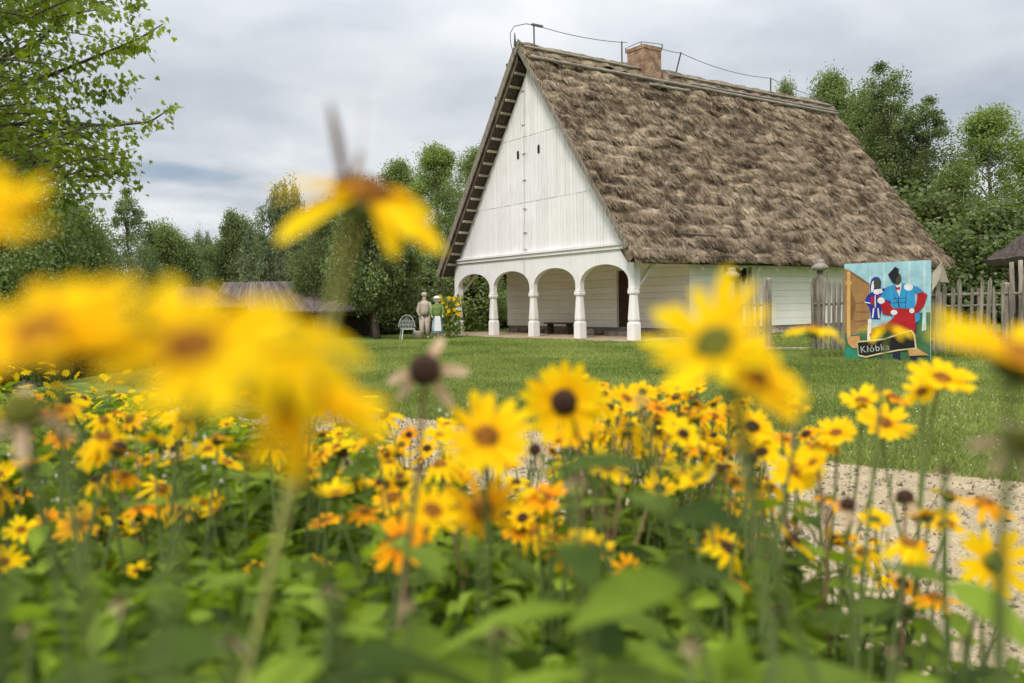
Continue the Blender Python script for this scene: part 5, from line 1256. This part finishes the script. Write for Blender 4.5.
# the leaf mass below the blooms
rg = np.random.default_rng(3); n = 125000
dd = .45+6.2*rg.random(n)**1.5; lat = rg.uniform(-.85, .72, n)*dd
w_ = bedw(lat, dd); k = (w_ > 4.75) & (w_ < 12)
lat, dd, w_ = lat[k], dd[k], w_[k]; n = len(lat)
top = .56+.42*np.clip((w_-4.75)/1.1, 0, 1)+.42*(fbm(lat*2.2, dd*2.2, 6, 3)-.5)
pyx = 512+lat/dd*F
top = np.where(pyx > 800, top-.14, top)
top = np.where((pyx < 385) & (dd > 1.6), top+.16, top)
top = np.minimum(top, 1.35-dd*np.interp(dd, [0, 1.1, 1.8, 3, 5], [.36, .33, .25, .16, .10])*np.where((pyx < 385) & (dd > 1.6), .74, 1.)*(1+.25*(rg.random(n)-.3)))
z = top*(1-rg.random(n)**1.6*.75)
D = np.c_[rg.normal(0, 1, n), rg.normal(-.2, 1, n), rg.uniform(-.55, .35, n)]
R = frames(D, rg.normal(0, .8, n), rg.uniform(.03, .085, n)); R[:, :, 0] *= rg.uniform(.55, 1.05, n)[:, None]
V, Fc, r = scatter(LT[0], LT[1], R, np.c_[lat, dd, z], rg.random(n))
n_s = 2600; sd_ = .8+4.*rg.random(n_s); sl = rg.uniform(-.8, .6, n_s)*sd_; ks = (bedw(sl, sd_) > np.where(sl/sd_ > .38, 5.3, 4.6)); sd_, sl = sd_[ks], sl[ks]; n_s = len(sl)
tvs = np.array([(-1, 0, 0), (1, 0, 0), (.6, 1, 0), (-.6, 1, 0), (0, 0, -1.), (0, 1, -.6)]); tfs = np.array([(0, 1, 2, 3), (1, 4, 5, 2), (4, 0, 3, 5)])
Rs_ = frames(np.c_[rg.normal(0, .22, n_s), rg.normal(0, .22, n_s), np.ones(n_s)], rg.uniform(0, 6, n_s), 1.0); Rs_[:, :, 0] *= .0022; Rs_[:, :, 2] *= .0022; Rs_[:, :, 1] *= rg.uniform(.45, 1.0, n_s)[:, None]
V2, F2, r2 = scatter(tvs, tfs, Rs_, np.c_[sl, sd_, rg.uniform(0, .15, n_s)], rg.random(n_s))
tag(link('bed_stalks', mesh_np('bed_stalks', V2, F2, r2, True, [M['stem']])), 'thin green stalks standing among the bed leaves', 'stalks', kind='stuff')
tag(link('bed_foliage', mesh_np('bed_foliage', V, Fc, r, True, [M['leaf']])), 'dense mass of dark green leaves filling the flower bed', 'foliage', kind='stuff')
# uncountable further blooms and tiny white blossoms deep in the bed at the left
n = 900; dd = 3.0+4.5*rg.random(n); lat = -dd*rg.uniform(.12, .70, n); k = bedw(lat, dd) > 4.7; dd, lat = dd[k], lat[k]; n = len(dd)
tv = []; tf = []
for i in range(9):
    q = i*2*math.pi/9; c, s = math.cos(q), math.sin(q); b0 = len(tv); tv += [(0, 0, 0), (c*.7-s*.2, s*.7+c*.2, .05), (c, s, -.1), (c*.7+s*.2, s*.7-c*.2, .05)]; tf.append((b0, b0+1, b0+2, b0+3))
R = frames(np.c_[rg.normal(0, 1, n), rg.normal(0, 1, n), rg.normal(0, .3, n)], rg.normal(0, .4, n), rg.uniform(.022, .034, n))
P = np.c_[lat, dd, .72+.30*rg.random(n)]
V, Fc, r = scatter(np.array(tv), np.array(tf), R, P, rg.random(n))
tag(link('small_yellow_blooms', mesh_np('small_yellow_blooms', V, Fc, r, False, [M['petal']])), 'countless small yellow blooms deep in the left side of the bed', 'flowers', kind='stuff')
n = 260; cx0 = rg.uniform(0, 26, n).astype(int); cpx = np.random.default_rng(9).uniform(-20, 520, 26); cd = np.random.default_rng(10).uniform(1.5, 2.4, 26); cpy = np.random.default_rng(12).uniform(405, 600, 26)
cpx[:14] = np.random.default_rng(13).uniform(10, 220, 14); cpy[:14] = np.random.default_rng(14).uniform(395, 500, 14)
P = np.array([tuple(at(cpx[i], cpy[i], cd[i])) for i in cx0])+rg.normal(0, .022, (n, 3)); P[:, 2] = np.maximum(P[:, 2], .3)
tv_, tf_ = ico(); R = frames(rg.normal(size=(n, 3)), rg.uniform(0, 6, n), rg.uniform(.003, .006, n)); V, Fc, r = scatter(tv_, tf_, R, P, rg.random(n))
tag(link('tiny_white_blossoms', mesh_np('tiny_white_blossoms', V, Fc, r, False, [M['whitepetal']])), 'tiny white blossoms sprinkled between the leaves of the bed', 'flowers', kind='stuff')
# sunflower clump by the figures
p = at(450, 338, 37.0); sf = thing('sunflower_clump', 'clump of small yellow garden flowers right of the bonneted figure', 'flowers', (p.x, p.y, 0))
n = 900; Q = np.c_[rg.normal(0, .30, n), rg.normal(0, .3, n), rg.uniform(.1, 1.7, n)]; R = frames(rg.normal(size=(n, 3)), rg.uniform(0, 6, n), rg.uniform(.1, .2, n)); V, Fc, r = scatter(LEAF4[0], LEAF4[1], R, Q, rg.random(n)); link('foliage', mesh_np('foliage', V, Fc, r, False, [M['tree_c']]), sf)
for i in range(22):
    o = link('bloom', HM[i % 3], sf, (random.gauss(0, .3), -.35+random.uniform(-.1, .1), random.uniform(.9, 1.8))); o.scale = (2.6,)*3; o.rotation_euler = (1.3, 0, random.uniform(-.5, .5))
